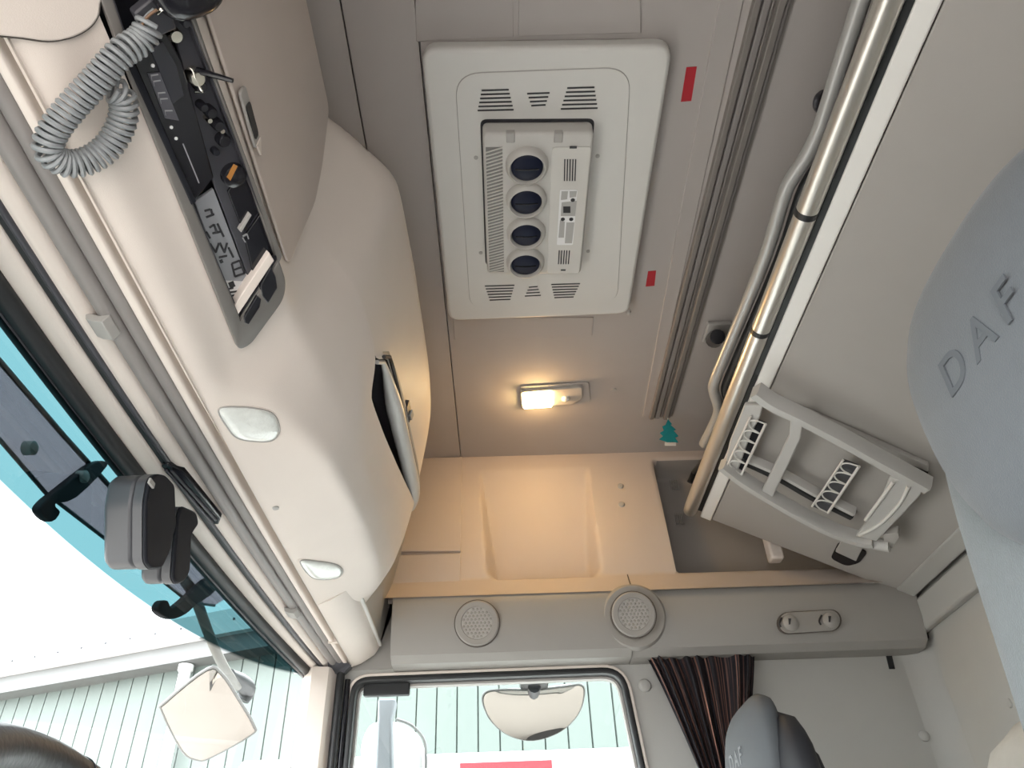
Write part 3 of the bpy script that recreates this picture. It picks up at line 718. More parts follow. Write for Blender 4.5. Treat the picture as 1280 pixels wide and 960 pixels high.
for (u, vv) in ((191, 82), (214, 159), (220, 173)):
    disc_lathe('indicator', sp(u, vv, .0065), sn, [(0.0018, 0), (0.0014, 0.0012), (0.0002, 0.0014)], WHITE, radio, 10)
p1, p2 = sp(229, 180, .0068), sp(249, 229, .0068); w = (p2-p1).cross(sn).normalized()*0.0005
prism('trim_line', [p1-w, p1+w, p2+w, p2-w], sn*-0.001, SILVER, radio)

mic = thing('hand_microphone', tuple(sp(215, -30, .03)), 'dark hand microphone hung at the top of the overhead radio slot', 'microphone')
def mic_fn(s, t):
    a = 2*math.pi*s; w = (0.034, 0.048)
    lat = (t-0.5)*math.pi; cx = math.copysign(abs(math.cos(lat))**0.45, 1); ca, sa = math.cos(a), math.sin(a)
    ca = math.copysign(abs(ca)**0.7, ca); sa = math.copysign(abs(sa)**0.7, sa)
    return sp(222, -52, .028)+sdir*(w[0]*ca*cx)+Vector((0, 1, 0))*(w[1]*sa*cx)+sn*(0.016*math.copysign(abs(math.sin(lat))**0.6, math.sin(lat)))
v, f = gridvf(mic_fn, 32, 15, True); finish('microphone_body', v, f, BLACKG, mic, smooth=True)
prism('mount', [sp(160, 10, .006), sp(196, -20, .006), sp(214, 30, .006), sp(180, 45, .006)], sn*0.012, DARKG, mic, bevel=0.002)
tube('clip', smooth_path([sp(196, 16, .03), sp(204, 10, .036), sp(206, 14, .03)], 4), 0.002, CHROME, mic, 8)
# coiled cord
core = [sp(188, 30, .028), sp(176, 50, .030), sp(150, 68, .034), sp(118, 103, .036), sp(86, 138, .036), sp(66, 165, .036), sp(60, 188, .036), sp(78, 203, .036), sp(103, 203, .036), sp(128, 190, .034), sp(146, 168, .032), sp(155, 142, .030), sp(152, 120, .028), sp(141, 112, .027)]
cp = smooth_path(core, 40)
L = [0]
for a, b in zip(cp, cp[1:]): L.append(L[-1]+(b-a).length)
turns = 47; N = turns*14; hel = []; prev = None; rc = 0.0104
for i in range(N+1):
    s = L[-1]*i/N; k = 0
    lo, hi = 0, len(L)-2
    while lo < hi:
        mid = (lo+hi+1)//2
        if L[mid] <= s: lo = mid
        else: hi = mid-1
    k = lo; t = (s-L[k])/(L[k+1]-L[k]); p = cp[k].lerp(cp[k+1], t)
    tg = (cp[min(k+3, len(cp)-1)]-cp[max(k-3, 0)]).normalized()
    if prev is None: nrm = (sn-tg*sn.dot(tg)).normalized()
    else: nrm = (prev-tg*prev.dot(tg)).normalized()
    prev = nrm; b = tg.cross(nrm); a = 2*math.pi*turns*i/N
    hel.append(p+nrm*(rc*math.cos(a))+b*(rc*math.sin(a)))
cord = thing('coiled_cord', tuple(cp[0]), 'grey coiled microphone cord looping down from the overhead radio', 'cord')
tube('coil', hel, 0.0024, CORD, cord, 6)
tube('straight_lead', smooth_path([hel[-1], sp(146, 108, .030), sp(152, 85, .030), sp(165, 55, .030), sp(180, 25, .028), sp(193, 12, .030)], 6), 0.0019, CORD, cord, 8)
tube('straight_lead', smooth_path([sp(160, 78, .020), sp(170, 50, .030), sp(182, 24, .034), sp(196, 12, .034)], 6), 0.0013, mat('brown_wire', (0.16, 0.09, 0.05), 0.4), cord, 8)
# ------------------------------------------------------------------ roof air conditioner in the hatch
ac = thing('air_conditioner', (0.10, 1.02, H), 'pale grey roof air conditioner panel with four round vents on the ceiling', 'air conditioner')
def cz(u, vv, z): return onz(u, vv, z)
def cpoly(px, z): return [onz(u, vv, z) for u, vv in px]
ZB = H-0.028
base_px = [(526, 62), (842, 57), (786, 393), (561, 402)]
bpts = round_poly([(p.x, p.y, ZB) for p in cpoly(base_px, ZB)], 0.03, 6)
prism('base_panel', bpts, (0, 0, 0.0285), PALE, ac, bevel=0.007, segs=3)
def ring(name, px, z, w, r, m, parent, h=0.0012):
    pl = smooth_path(cpoly(px, z), 10, True)
    return tube(name, pl, w, m, parent, 6, True, 0.6)
il = round_poly(cpoly([(569, 92), (788, 84), (771, 378), (588, 386)], ZB), 0.045, 8)
il = [p for p in il]
tube('moulding_line', il, 0.0014, MIDG, ac, 6, True)
prism('inner_panel', [p+Vector((0, 0, -0.0005)) for p in il], (0, 0, -0.0015), PALE, ac)
ZI = ZB-0.0022
def slit(u0, v0, u1, v1, w=1.3, parent=ac, z=ZI, m=None, name='vent_slit'):
    a, b = onz(u0, v0, z), onz(u1, v1, z); d0 = (b-a).normalized(); n = Vector((-d0.y, d0.x, 0))*(w*0.0011)
    prism(name, [a-n, b-n, b+n, a+n], (0, 0, -0.0008), m or PRINT, parent)
for (ul, ur, vt, vb, sl, sr, n) in ((602, 636, 113, 138, -5, 6, 6), (659, 687, 117, 132, 5, -5, 4), (709, 743, 110, 136, -8, 4, 6), (606, 643, 357.5, 375, 6, -5, 6), (661, 672, 359, 370, -5, 4, 4), (689, 725, 355.5, 372, 4, -8, 6)):
    for k in range(n):
        t = k/(n-1); slit(ul+sl*t, vt+(vb-vt)*t, ur+sr*t, vt+(vb-vt)*t-1.0)
ZM = ZB-0.036
mod_px = [(603, 167), (743, 166), (726, 343), (609, 343)]
mp = round_poly(cpoly(mod_px, ZM), 0.012, 5)
prism('vent_module', mp, (0, 0, 0.036), mat('module_grey', (0.56, 0.545, 0.515), 0.45), ac, bevel=0.005, segs=3)
MODG = MATS['module_grey']
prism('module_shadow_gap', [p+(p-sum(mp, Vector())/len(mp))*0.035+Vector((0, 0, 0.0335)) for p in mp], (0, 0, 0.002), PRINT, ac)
for (u, vv) in ((638, 168), (698, 168)):
    p = onz(u, vv, ZM+0.004); box('hinge', (p.x-0.008, p.y-0.006, ZM-0.002), (p.x+0.008, p.y+0.014, ZM+0.01), MIDG, ac, 0.002)
# diagonal louvre grille
g0, g1, g2, g3 = [onz(u, vv, ZM-0.0005) for u, vv in ((607, 184), (628, 184), (630, 340), (612, 340))]
prism('grille_panel', [g0, g1, g2, g3], (0, 0, 0.001), mat('grille_grey', (0.23, 0.225, 0.215), 0.6), ac)
for k in range(40):
    t = k/40; a = g0.lerp(g3, min(1, t+0.035)); b = g1.lerp(g2, t); w = Vector((0, 0.0013, 0))
    prism('grille_bar', [a-w, b-w, b+w, a+w], (0, 0, -0.0016), MODG, ac)
for (u, vv, ru) in ((659, 211, 21), (658, 254, 20), (658, 295, 19), (657, 332, 18.5)):
    c = onz(u, vv, ZM-0.012); r = (onz(u+ru, vv, ZM-0.012)-c).length
    disc_lathe('nozzle_ring', Vector((c.x, c.y, ZM)), (0, 0, -1), [(r*1.30, -0.002), (r*1.28, 0.006), (r*1.17, 0.014), (r*1.06, 0.016), (r*0.99, 0.012), (r*0.97, 0.006), (0.001, 0.004)], MODG, ac, 36)
    nb = disc_lathe('nozzle', Vector((c.x, c.y, ZM)), (0, 0, -1), [(r*0.96, 0.002), (r*0.95, 0.009), (r*0.85, 0.012), (r*0.6, 0.0135), (r*0.3, 0.0145), (0.001, 0.0148)], NOZ, ac, 32)
    tube('nozzle_vane', [Vector((c.x-r*0.7, c.y, ZM-0.0135)), Vector((c.x, c.y, ZM-0.0155)), Vector((c.x+r*0.7, c.y, ZM-0.0135))], 0.0016, BLACKG, nb, 6)
# label column
sp_ = [onz(u, vv, ZM) for u, vv in ((690, 184), (739, 183), (724, 341), (684, 341))]
prism('control_strip', round_poly(sp_, 0.006, 3), (0, 0, -0.0015), mat('module_pale', (0.62, 0.605, 0.57), 0.45), ac, bevel=0.0006)
for k in range(5): slit(706+k*3.4, 199, 705.5+k*3.3, 226, 1.0, z=ZM-0.0018)
for k in range(5): slit(699+k*3.2, 313, 698+k*3.1, 330, 1.0, z=ZM-0.0018)
ZL = ZM-0.0018
cp4 = [onz(u, vv, ZL) for u, vv in ((700, 237), (722, 237), (716, 306), (696, 306))]
prism('display_label', round_poly(cp4, 0.003, 3), (0, 0, -0.0006), WHITE, ac)
for q in ([(702, 239), (710, 239), (709, 249), (701, 250)], [(712, 239), (721, 239), (720, 246), (712, 247)], [(702, 253), (721, 251), (719, 270), (701, 270)], [(700, 275), (706, 277), (705, 297), (698, 297)], [(708, 278), (718, 278), (715, 304), (706, 304)]):
    prism('label_field', [onz(u, vv, ZL-0.0007) for u, vv in q], (0, 0, -0.0003), mat('label_grey', (0.42, 0.415, 0.40), 0.5), ac)
prism('display', [onz(u, vv, ZL-0.001) for u, vv in ((704, 258), (713, 258), (713, 266), (704, 266))], (0, 0, -0.0004), PRINT, ac)
for (u, vv) in ((716, 250), (703.5, 274), (714, 274)):
    disc_lathe('push_button', onz(u, vv, ZL-0.001), (0, 0, -1), [(0.0042, 0), (0.004, 0.001), (0.0003, 0.0013)], PRINT, ac, 14)
slit(712, 184, 721, 184, 2.2, z=ZM-0.0018, name='maker_plate'); slit(701, 337.5, 707, 337.5, 1.6, z=ZM-0.0018, name='maker_plate')
for (u, vv) in ((595, 197), (747, 195), (601, 316), (735, 314)):
    disc_lathe('screw', onz(u, vv, ZI), (0, 0, -1), [(0.0042, -0.001), (0.004, 0.001), (0.0005, 0.0014)], MIDG, ac, 14)
disc_lathe('corner_screw', onz(786, 391, ZB), (0, 0, -1), [(0.006, -0.004), (0.005, 0.002), (0.0005, 0.003)], MIDG, ac, 14)

# ------------------------------------------------------------------ ceiling lamp
ZL2 = H-0.012
lamp = thing('ceiling_lamp', (0.15, 1.68, H), 'small oblong ceiling lamp with its left lens glowing warm yellow', 'lamp')
prism('backing_plate', round_poly([onz(u, vv, H-0.001) for u, vv in ((650, 482), (736, 477), (738, 500), (652, 511))], 0.008, 4), (0, 0, -0.003), HEAD, lamp, bevel=0.001)
prism('lamp_body', round_poly([onz(u, vv, ZL2) for u, vv in ((650, 490), (728, 484), (729, 498), (716, 506), (652, 511))], 0.010, 5), (0, 0, 0.012), MIDG, lamp, bevel=0.003)
lensm = mat('lit_lens', (0.9, 0.75, 0.45), 0.3, emit=(1.0, 0.72, 0.30), estr=22.0)
lp = round_poly([onz(u, vv, ZL2) for u, vv in ((653, 491), (690, 488), (690, 507), (654, 509))], 0.007, 5)
prism('lit_lens', [p+Vector((0, 0, 0.002)) for p in lp], (0, 0, -0.009), lensm, lamp, bevel=0.003)
disc_lathe('spot_knob', onz(707, 498, ZL2), (0, 0.2, -1), [(0.011, -0.002), (0.010, 0.005), (0.006, 0.008), (0.0005, 0.008)], LENS, lamp, 18)
lc = sum(lp, Vector())/len(lp)
ld = bpy.data.lights.new('lamp_bulb', 'POINT'); ld.shadow_soft_size = 0.015; ld.energy = 0.62; ld.color = (1.0, 0.58, 0.27)
lo = bpy.data.objects.new('lamp_bulb', ld); COL.objects.link(lo); lo.parent = lamp; lo.location = lc+Vector((0, 0, -0.017))-lamp.location
# curtain track
trk = thing('curtain_track', (0.45, 1.0, H), 'brown-grey ribbed curtain track running across the ceiling beside the bunk', 'curtain track')
tx0, tx1 = 0.427, 0.482; ty1 = 1.785
box('track_base', (tx0, YD+0.02, H-0.004), (tx1+0.012, ty1, H+0.001), TRACKM, trk)
for (a, b, h, m) in ((0.0, 0.012, 0.014, TRACKM), (0.016, 0.028, 0.012, BLIND), (0.031, 0.036, 0.008, TRACKM), (0.039, 0.052, 0.016, TRACKM), (0.054, 0.060, 0.010, BLIND)):
    box('track_rib', (tx0+a, YD+0.02, H-h), (tx0+b, ty1, H-0.003), m, trk, 0.002)
for (px, lab) in (([(858, 84), (871, 83), (864, 126), (851, 127)], 'larger red rectangular sticker on the ceiling beside the air conditioner near its driver-side corner'), ([(810, 339), (820, 338), (818, 357), (807, 358)], 'smaller red rectangular sticker on the ceiling beside the air conditioner near the ceiling lamp')):
    tag(prism('red_sticker', [onz(u, vv, H-0.0002) for u, vv in px], (0, 0, -0.0008), RED), lab, 'sticker', 'red ceiling stickers')
disc_lathe('ceiling_screw', onz(767, 487, H), (0, 0, -1), [(0.008, -0.002), (0.007, 0.002), (0.0005, 0.003)], MIDG, ceil, 14)
# air freshener hanging from the end of the track
fr = thing('air_freshener', tuple(ony(837, 545, 1.775)), 'teal tree-shaped card air freshener hanging from the curtain track end', 'air freshener')
tpx = [(835, 524), (840, 530), (838, 531), (845, 537), (842, 538), (848, 545), (844, 547), (848, 553), (840, 552), (839, 555), (834, 555), (833, 552), (824, 549), (829, 545), (825, 541), (830, 538), (828, 533), (832, 531)]
prism('card', [ony(u, vv, 1.772) for u, vv in tpx], (0, 0.002, 0), TEAL, fr)
prism('card_foot', [ony(u, vv, 1.771) for u, vv in ((831, 553), (845, 553), (845, 557), (831, 557))], (0, 0.002, 0), PALE, fr)
tube('string', [ony(835, 525, 1.773), ony(832, 515, 1.776), ony(833, 507, 1.78)], 0.0008, WHITE, fr, 6)

# ------------------------------------------------------------------ upper bunk, tipped up against the rear wall
A = ony(862, 642, 1.88); B = ony(1138, 750, 1.88)
bu = (B-A); bl = bu.length; bu.normalize(); bn_ = Vector((bu.z, 0, -bu.x))          # bn_ points down/forward out of the underside
if bn_.z > 0: bn_ = -bn_
def bp(a, y, h=0.0): return Vector((A.x, 0, A.z))+bu*a+Vector((0, y, 0))+bn_*h
def bpx(u, vv, h=0.0): return onpl(u, vv, A+bn_*h, bn_)
bunk = thing('upper_bunk', (0.78, 0.9, 0.80), 'grey upper bunk tipped up against the rear wall, flat underside facing down', 'bunk bed')
def bslab(name, a0, a1, y0, y1, h0, h1, m, parent, bevel=0.0):
    return prism(name, [bp(a0, y0, h0), bp(a1, y0, h0), bp(a1, y1, h0), bp(a0, y1, h0)], bn_*(h1-h0), m, parent, bevel=bevel)
bslab('underside_panel', 0.060, bl-0.002, YD+0.03, 1.868, -0.03, 0.0, BUNKM, bunk, 0.003)
bslab('edge_strip', 0.028, 0.058, YD+0.03, 1.872, -0.03, 0.003, STRIP, bunk, 0.003)
bslab('rear_edge', bl-0.045, bl+0.0, YD+0.03, 1.872, -0.03, 0.004, GREYW, bunk, 0.004)
bslab('mattress', 0.02, bl-0.02, YD+0.05, 1.86, -0.11, -0.032, BLACK, bunk, 0.02)
tube('front_rail', [bp(-0.002, YD+0.02, 0.0), bp(-0.002, 1.84, 0.0), bp(-0.002, 1.868, -0.001), bp(-0.002, 1.878, -0.002)], [0.0185, 0.0185, 0.017, 0.010], ALU, bunk, 20)
for (u, vv) in ((1017, 267), (957, 414)):
    y = onpl(u, vv, A, bn_).y; tube('rail_joint', [bp(-0.002, y-0.006, 0), bp(-0.002, y+0.006, 0)], 0.0192, BLACK, bunk, 20)
bslab('rail_gap', 0.010, 0.034, YD+0.03, 1.86, -0.03, -0.008, BLACK, bunk)
# stop blocks on the underside behind the ladder
# guard rail above the bunk's front edge
guard = thing('guard_rail', (0.50, 1.0, 1.0), 'bent grey tubular guard rail above the front edge of the bunk', 'rail')
gp = [(1118, -110), (1077, 0), (1032, 140), (1022, 168), (1008, 196), (992, 220), (980, 245), (955, 325), (908, 440), (895, 472), (892, 486), (897, 504), (898, 516), (890, 535), (880, 555)]
gpath = []
for (u, vv) in gp: gpath.append(onpl(u, vv, bp(-0.01, 0, -0.055), Vector((0.35, 0, 0.94))))
tube('guard_tube', smooth_path(gpath, 5), 0.0125, RAILG, guard, 14)
for (u, vv) in ((1018, 212), (900, 505)):
    pass
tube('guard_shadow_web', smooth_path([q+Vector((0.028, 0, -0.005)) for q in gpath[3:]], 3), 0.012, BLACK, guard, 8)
q = gpath[-1]; tube('pivot', [q+Vector((0.022, -0.02, -0.02)), ony(868, 590, 1.85), ony(862, 603, 1.86)], 0.008, BLACK, guard, 8)
hk = thing('ceiling_latch', tuple(onz(896, 418, H-0.02)), 'black bunk latch knob on a grey plate under the ceiling beside the guard rail', 'latch')
c = onz(897, 414, H); box('plate', (c.x-0.035, c.y-0.04, H-0.012), (c.x+0.025, c.y+0.03, H), MIDG, hk, 0.004)
tube('knob', [onz(893, 424, H-0.015), onz(897, 421, H-0.05)], [0.022, 0.018], BLACKG, hk, 14)
hk2 = tag(tube('roof_hook', smooth_path([onz(1028, 116, H-0.001), onz(1022, 122, H-0.015), onz(1020, 132, H-0.02), onz(1024, 138, H-0.012)], 4), 0.006, DARKG), 'small black hook on the ceiling behind the guard rail bend', 'hook')

# ------------------------------------------------------------------ ladder stowed under the bunk
lad = thing('bunk_ladder', tuple(bpx(1030, 590)), 'pale grey plastic ladder with ribbed treads clipped to the bunk underside', 'ladder')
LH = 0.050
LADM = mat('ladder_grey', (0.47, 0.465, 0.45), 0.42, var=0.03)
def lp3(u, vv, h=LH): return bpx(u, vv, h)
railA = smooth_path([lp3(944, 488), lp3(965, 503), lp3(1000, 520), lp3(1050, 546), lp3(1100, 574), lp3(1160, 607)], 5)
railB = smooth_path([lp3(903, 580), lp3(925, 597), lp3(960, 619), lp3(1000, 642), lp3(1040, 662), lp3(1075, 674), lp3(1092, 676)], 5)
def bar(name, path, w, hgt, m, parent, taper=None):
    """flat bar lying on the bunk plane"""
    v = []; f = []; n = len(path)
    for i, p in enumerate(path):
        t = (path[min(i+1, n-1)]-path[max(i-1, 0)]).normalized(); sd = t.cross(bn_).normalized()
        k = 1.0 if not taper else taper(i/(n-1))
        for (a, b) in ((-1, -1), (-1, 0.55), (-0.7, 1), (0.7, 1), (1, 0.55), (1, -1)):
            v.append(p+sd*(a*w*k)+bn_*(b*hgt/2))
    for i in range(n-1):
        for k in range(6): f.append((i*6+k, i*6+(k+1) % 6, (i+1)*6+(k+1) % 6, (i+1)*6+k))
    f.append(tuple(range(6))[::-1]); f.append(tuple(range((n-1)*6, n*6)))
    return finish(name, v, f, m, parent, smooth=True, angle=35)
bar('rail', railA, 0.0125, 0.032, LADM, lad)
bar('rail', railB, 0.0105, 0.032, LADM, lad)
bar('rail_inner_lip', [p-bn_*0.022 for p in smooth_path([lp3(922, 578), lp3(972, 600), lp3(1015, 624), lp3(1066, 650)], 4)], 0.007, 0.02, LADM, lad)
# rungs: wide flats between the rails
def rung(q, h0, name='rung', m=LADM, th=0.012): return prism(name, [lp3(u, vv, h0) for u, vv in q], bn_*-th, m, lad, bevel=0.003)
rung([(930, 507), (954, 507), (950, 522), (938, 545), (922, 590), (905, 582), (912, 552)], LH-0.006, 'end_rung')
rung([(988, 522), (1004, 530), (1001, 549), (966, 622), (952, 614), (986, 545)], LH+0.006)
rung([(1112, 597), (1157, 606), (1150, 620), (1130, 642), (1096, 677), (1069, 671), (1084, 652), (1102, 622)], LH+0.006, 'end_rung')
tube('rung_ridge', [lp3(1117, 602, LH+0.007), lp3(1082, 650, LH+0.007)], 0.004, PALE, lad, 8)
tube('rung_ridge', smooth_path([lp3(1136, 608, LH+0.007), lp3(1124, 630, LH+0.007), lp3(1100, 655, LH+0.007), lp3(1074, 669, LH+0.007)], 4), 0.004, PALE, lad, 8)
# tread pockets with semicircular ribs
def tread(p0, p1, wpx, n, base):
    """p0,p1: pixel ends of the tread's pale edge; wpx: pixel offset to the other edge"""
    a0, a1 = Vector(p0), Vector(p1); off = Vector(wpx)
    prism('tread_back', [lp3(*(a0), LH-0.012), lp3(*(a1), LH-0.012), lp3(*(a1+off), LH-0.012), lp3(*(a0+off), LH-0.012)], bn_*-0.004, base, lad)
    tube('tread_edge', [lp3(*a0, LH), lp3(*a1, LH)], 0.0030, PALE, lad, 8)
    tube('tread_edge', [lp3(*(a0+off), LH), lp3(*(a1+off), LH)], 0.0024, PALE, lad, 8)
    for k in range(n):
        s0, s1 = a0.lerp(a1, k/n), a0.lerp(a1, (k+1)/n); pts = []
        for j in range(15):
            t = j/14; q = s0.lerp(s1, t)+off*(0.06+0.88*math.sin(math.pi*t)**0.38); pts.append(lp3(q.x, q.y, LH-0.001))
        tube('tread_rib', pts, 0.0018, PALE, lad, 6)
tread((957, 530), (927, 593), (-19, -9), 5, SENSD)
tread((1074, 583), (1035, 641), (-20, -8), 5, SENS)
bar('inner_gap', [p-bn_*0.030 for p in smooth_path([lp3(915, 585), lp3(968, 610), lp3(1010, 634), lp3(1062, 660)], 4)], 0.008, 0.012, BLACK, lad)
# recess floor inside the frame, seen dark between rails and bunk
# latch socket and swivel foot
sk = lad
bpts2 = round_poly([bpx(1048, 678, 0.004), bpx(1085, 690, 0.004), bpx(1074, 704, 0.004), bpx(1058, 708, 0.004), bpx(1038, 698, 0.004)], 0.015, 5)
prism('socket', bpts2, bn_*-0.0035, BLACKG, sk)
prism('socket_tongue', [bpx(1052, 677, 0.016), bpx(1078, 686, 0.016), bpx(1070, 702, 0.016), bpx(1044, 690, 0.016)], bn_*-0.010, MIDG, sk, bevel=0.002)
tube('foot', [lp3(1092, 680, LH), lp3(1112, 682, LH)], [0.013, 0.015], LADM, lad, 14)
prism('foot_clip', round_poly([lp3(1104, 668), lp3(1122, 666), lp3(1124, 672), lp3(1112, 690), lp3(1106, 690)], 0.004, 3), bn_*-0.02, MIDG, lad, bevel=0.002)
# bracket strip behind the ladder's upper rail
prism('bracket', [bpx(975, 505, 0.012), bpx(1010, 515, 0.012), bpx(1160, 582, 0.012), bpx(1160, 592, 0.012), bpx(1040, 545, 0.012)], bn_*-0.0115, MIDG, lad, bevel=0.002)
prism('bracket_gap', [bpx(1005, 525, 0.014), bpx(1160, 591, 0.014), bpx(1160, 598, 0.014), bpx(1060, 560, 0.014)], bn_*-0.006, BLACK, lad)

# ------------------------------------------------------------------ speakers, coat hooks, strap
def speaker(u, vv, ru, y, lab):
    c = ony(u, vv, y); s = thing('speaker', tuple(c), lab, 'speaker', 'round speakers in the side trim')
    r = (ony(u+ru, vv, y)-c).length
    disc_lathe('gap_ring', c, bn, [(r*1.03, -0.01), (r*1.03, 0.0025), (r*0.97, 0.0025), (r*0.96, 0.001)], SEAM, s, 40)
    disc_lathe('bezel', c, bn, [(r*0.985, -0.01), (r*0.985, 0.004), (r*0.93, 0.007), (r*0.72, 0.0068), (r*0.70, 0.0045), (0.001, 0.0045)], TRIMG, s, 40)
    e1 = Vector((1, 0, 0)); e2 = bn.cross(e1).normalized()
    disc_lathe('grille_cloth', c+bn*0.0047, bn, [(r*0.70, -0.001), (r*0.69, 0.0003), (0.001, 0.0003)], MIDG, s, 32)
    v = []; f = []; st = r*0.17
    for i in range(-6, 7):
        for j in range(-6, 7):
            q = (i+0.5*(j % 2))*st, j*st*0.87
            if math.hypot(*q) > r*0.62: continue
            b0 = len(v); cc = c+e1*q[0]+e2*q[1]+bn*0.0052
            for k in range(6):
                a = math.pi/3*k+math.pi/6; v.append(cc+e1*(st*0.42*math.cos(a))+e2*(st*0.42*math.sin(a)))
            v.append(cc+bn*0.0016)
            f += [(b0+k, b0+(k+1) % 6, b0+6) for k in range(6)]
    g = finish('grille_dimples', v, f, TRIMG, s); g['kind'] = 'stuff'
speaker(596.5, 779, 28, 1.843, 'round speaker grille in the side trim nearer the windscreen')
speaker(792, 768, 28, 1.817, 'round speaker grille in the raised round end of the side trim near the curtain')
hooks = thing('coat_hook_plate', tuple(ony(1011, 778, 1.84)), 'oval plastic plate with two round coat hooks on the side trim', 'coat hooks')
y0 = 1.842+0.008
pl = []
for (u, vv, s) in ((986, 779, -1), (1036, 776, 1)):
    for k in range(13):
        a = math.pi/2+math.pi*k/12 if s < 0 else -math.pi/2+math.pi*k/12
        pl.append(ony(u+13*math.cos(a), vv-13*math.sin(a), y0))
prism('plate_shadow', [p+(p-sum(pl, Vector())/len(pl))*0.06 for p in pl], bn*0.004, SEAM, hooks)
prism('plate', pl, bn*0.007, TRIMG, hooks, bevel=0.002)
for (u, vv) in ((986, 779), (1036, 776)):
    c = ony(u, vv, y0-0.008)
    hb = disc_lathe('hook', ony(u+2, vv, y0-0.008), bn, [(0.020, 0), (0.019, 0.006), (0.012, 0.011), (0.001, 0.012)], TRIMG, hooks, 22)
    prism('hook_slot', [ony(u-0.5, vv-6, y0-0.022), ony(u+3, vv-6, y0-0.022), ony(u+2, vv+1, y0-0.022), ony(u+0.5, vv+1, y0-0.022)], (0, 0.004, 0), PRINT, hb)
    tube('hook_slot', smooth_path([ony(u-9, vv-7, y0-0.010), ony(u-12, vv, y0-0.010), ony(u-10, vv+5, y0-0.010)], 3), 0.0022, PRINT, hb, 6)
tag(prism('black_strap', [ony(1106, 812, 1.952), ony(1113, 811, 1.952), ony(1119, 836, 1.952), ony(1112, 836, 1.952)], (0, 0.003, 0), BLACK), 'short black strap tab hanging below the side trim near the rear corner', 'strap')

# ------------------------------------------------------------------ curtain
cm = bpy.data.materials.new('striped_curtain'); cm.use_nodes = True
nt = cm.node_tree; bs = nt.nodes['Principled BSDF']; bs.inputs['Roughness'].default_value = 0.75
uv = nt.nodes.new('ShaderNodeTexCoord'); mp_ = nt.nodes.new('ShaderNodeMapping'); mp_.inputs['Scale'].default_value = (42, 0.7, 1)
nt.links.new(uv.outputs['UV'], mp_.inputs['Vector'])
nz = nt.nodes.new('ShaderNodeTexNoise'); nz.inputs['Scale'].default_value = 1.0; nz.inputs['Detail'].default_value = 3; nt.links.new(mp_.outputs[0], nz.inputs['Vector'])
cr = nt.nodes.new('ShaderNodeValToRGB'); e = cr.color_ramp.elements
e[0].position = 0.46; e[0].color = (0.010, 0.009, 0.014, 1); e[1].position = 0.66; e[1].color = (0.40, 0.20, 0.15, 1)
x_ = e.new(0.53); x_.color = (0.014, 0.011, 0.016, 1)
nt.links.new(nz.outputs['Fac'], cr.inputs[0]); nt.links.new(cr.outputs[0], bs.inputs['Base Color'])
def cur(s, t):
    v_ = 818+t*330                                                # down the picture
    left = 806+75*t**0.9*1.9 if t < 0.5 else 806+75*0.5**0.9*1.9+ (t-0.5)*60
    right = 943-4*sstep(0, 0.3, t)+ (t*0)
    u_ = left+(right-left)*s
    amp = (0.010+0.010*t)
    ph = 2*math.pi*(9*s+0.7*math.sin(5*s)+0.25*math.sin(13*s+2*t)+0.5*t)
    y = 1.905+amp*math.sin(ph)+0.006*math.sin(ph*0.37+1.0)
    return ony(u_, v_, y)
nu_, nv_ = 160, 24
v, f = gridvf(cur, nu_, nv_)
curt = finish('curtain', v, f, cm, None, smooth=True)
uvl = curt.data.uv_layers.new(name='uv')
for poly in curt.data.polygons:
    for li in poly.loop_indices:
        vi = curt.data.loops[li].vertex_index; uvl.data[li].uv = ((vi % nu_)/(nu_-1), (vi//nu_)/(nv_-1))
tag(curt, 'dark curtain with copper stripes gathered behind the side window', 'curtain')

# ------------------------------------------------------------------ seats
def cushion(name, sec, m, parent, seg=40, ex=2.6):
    """loft of superellipse slices: rows (z, cx, cy, half x, half y)"""
    v = []; f = []
    for (z, cx, cy, hx, hy) in sec:
        for k in range(seg):
            a = 2*math.pi*k/seg; ca, sa = math.cos(a), math.sin(a)
            v.append(Vector((cx+hx*math.copysign(abs(ca)**(2/ex), ca), cy+hy*math.copysign(abs(sa)**(2/ex), sa), z)))
    n = len(sec)
    for i in range(n-1):
        for k in range(seg): f.append((i*seg+k, i*seg+(k+1) % seg, (i+1)*seg+(k+1) % seg, (i+1)*seg+k))
    f.append(tuple(range(seg))[::-1]); f.append(tuple(range((n-1)*seg, n*seg)))
    return finish(name, v, f, m, parent, smooth=True)
def dense(rows, n=26):
    tab = [(r[0], list(r[1:])) for r in rows]; z0, z1 = rows[0][0], rows[-1][0]
    return [(z0+(z1-z0)*k/(n-1), *lerp_table(tab, z0+(z1-z0)*k/(n-1))) for k in range(n)]
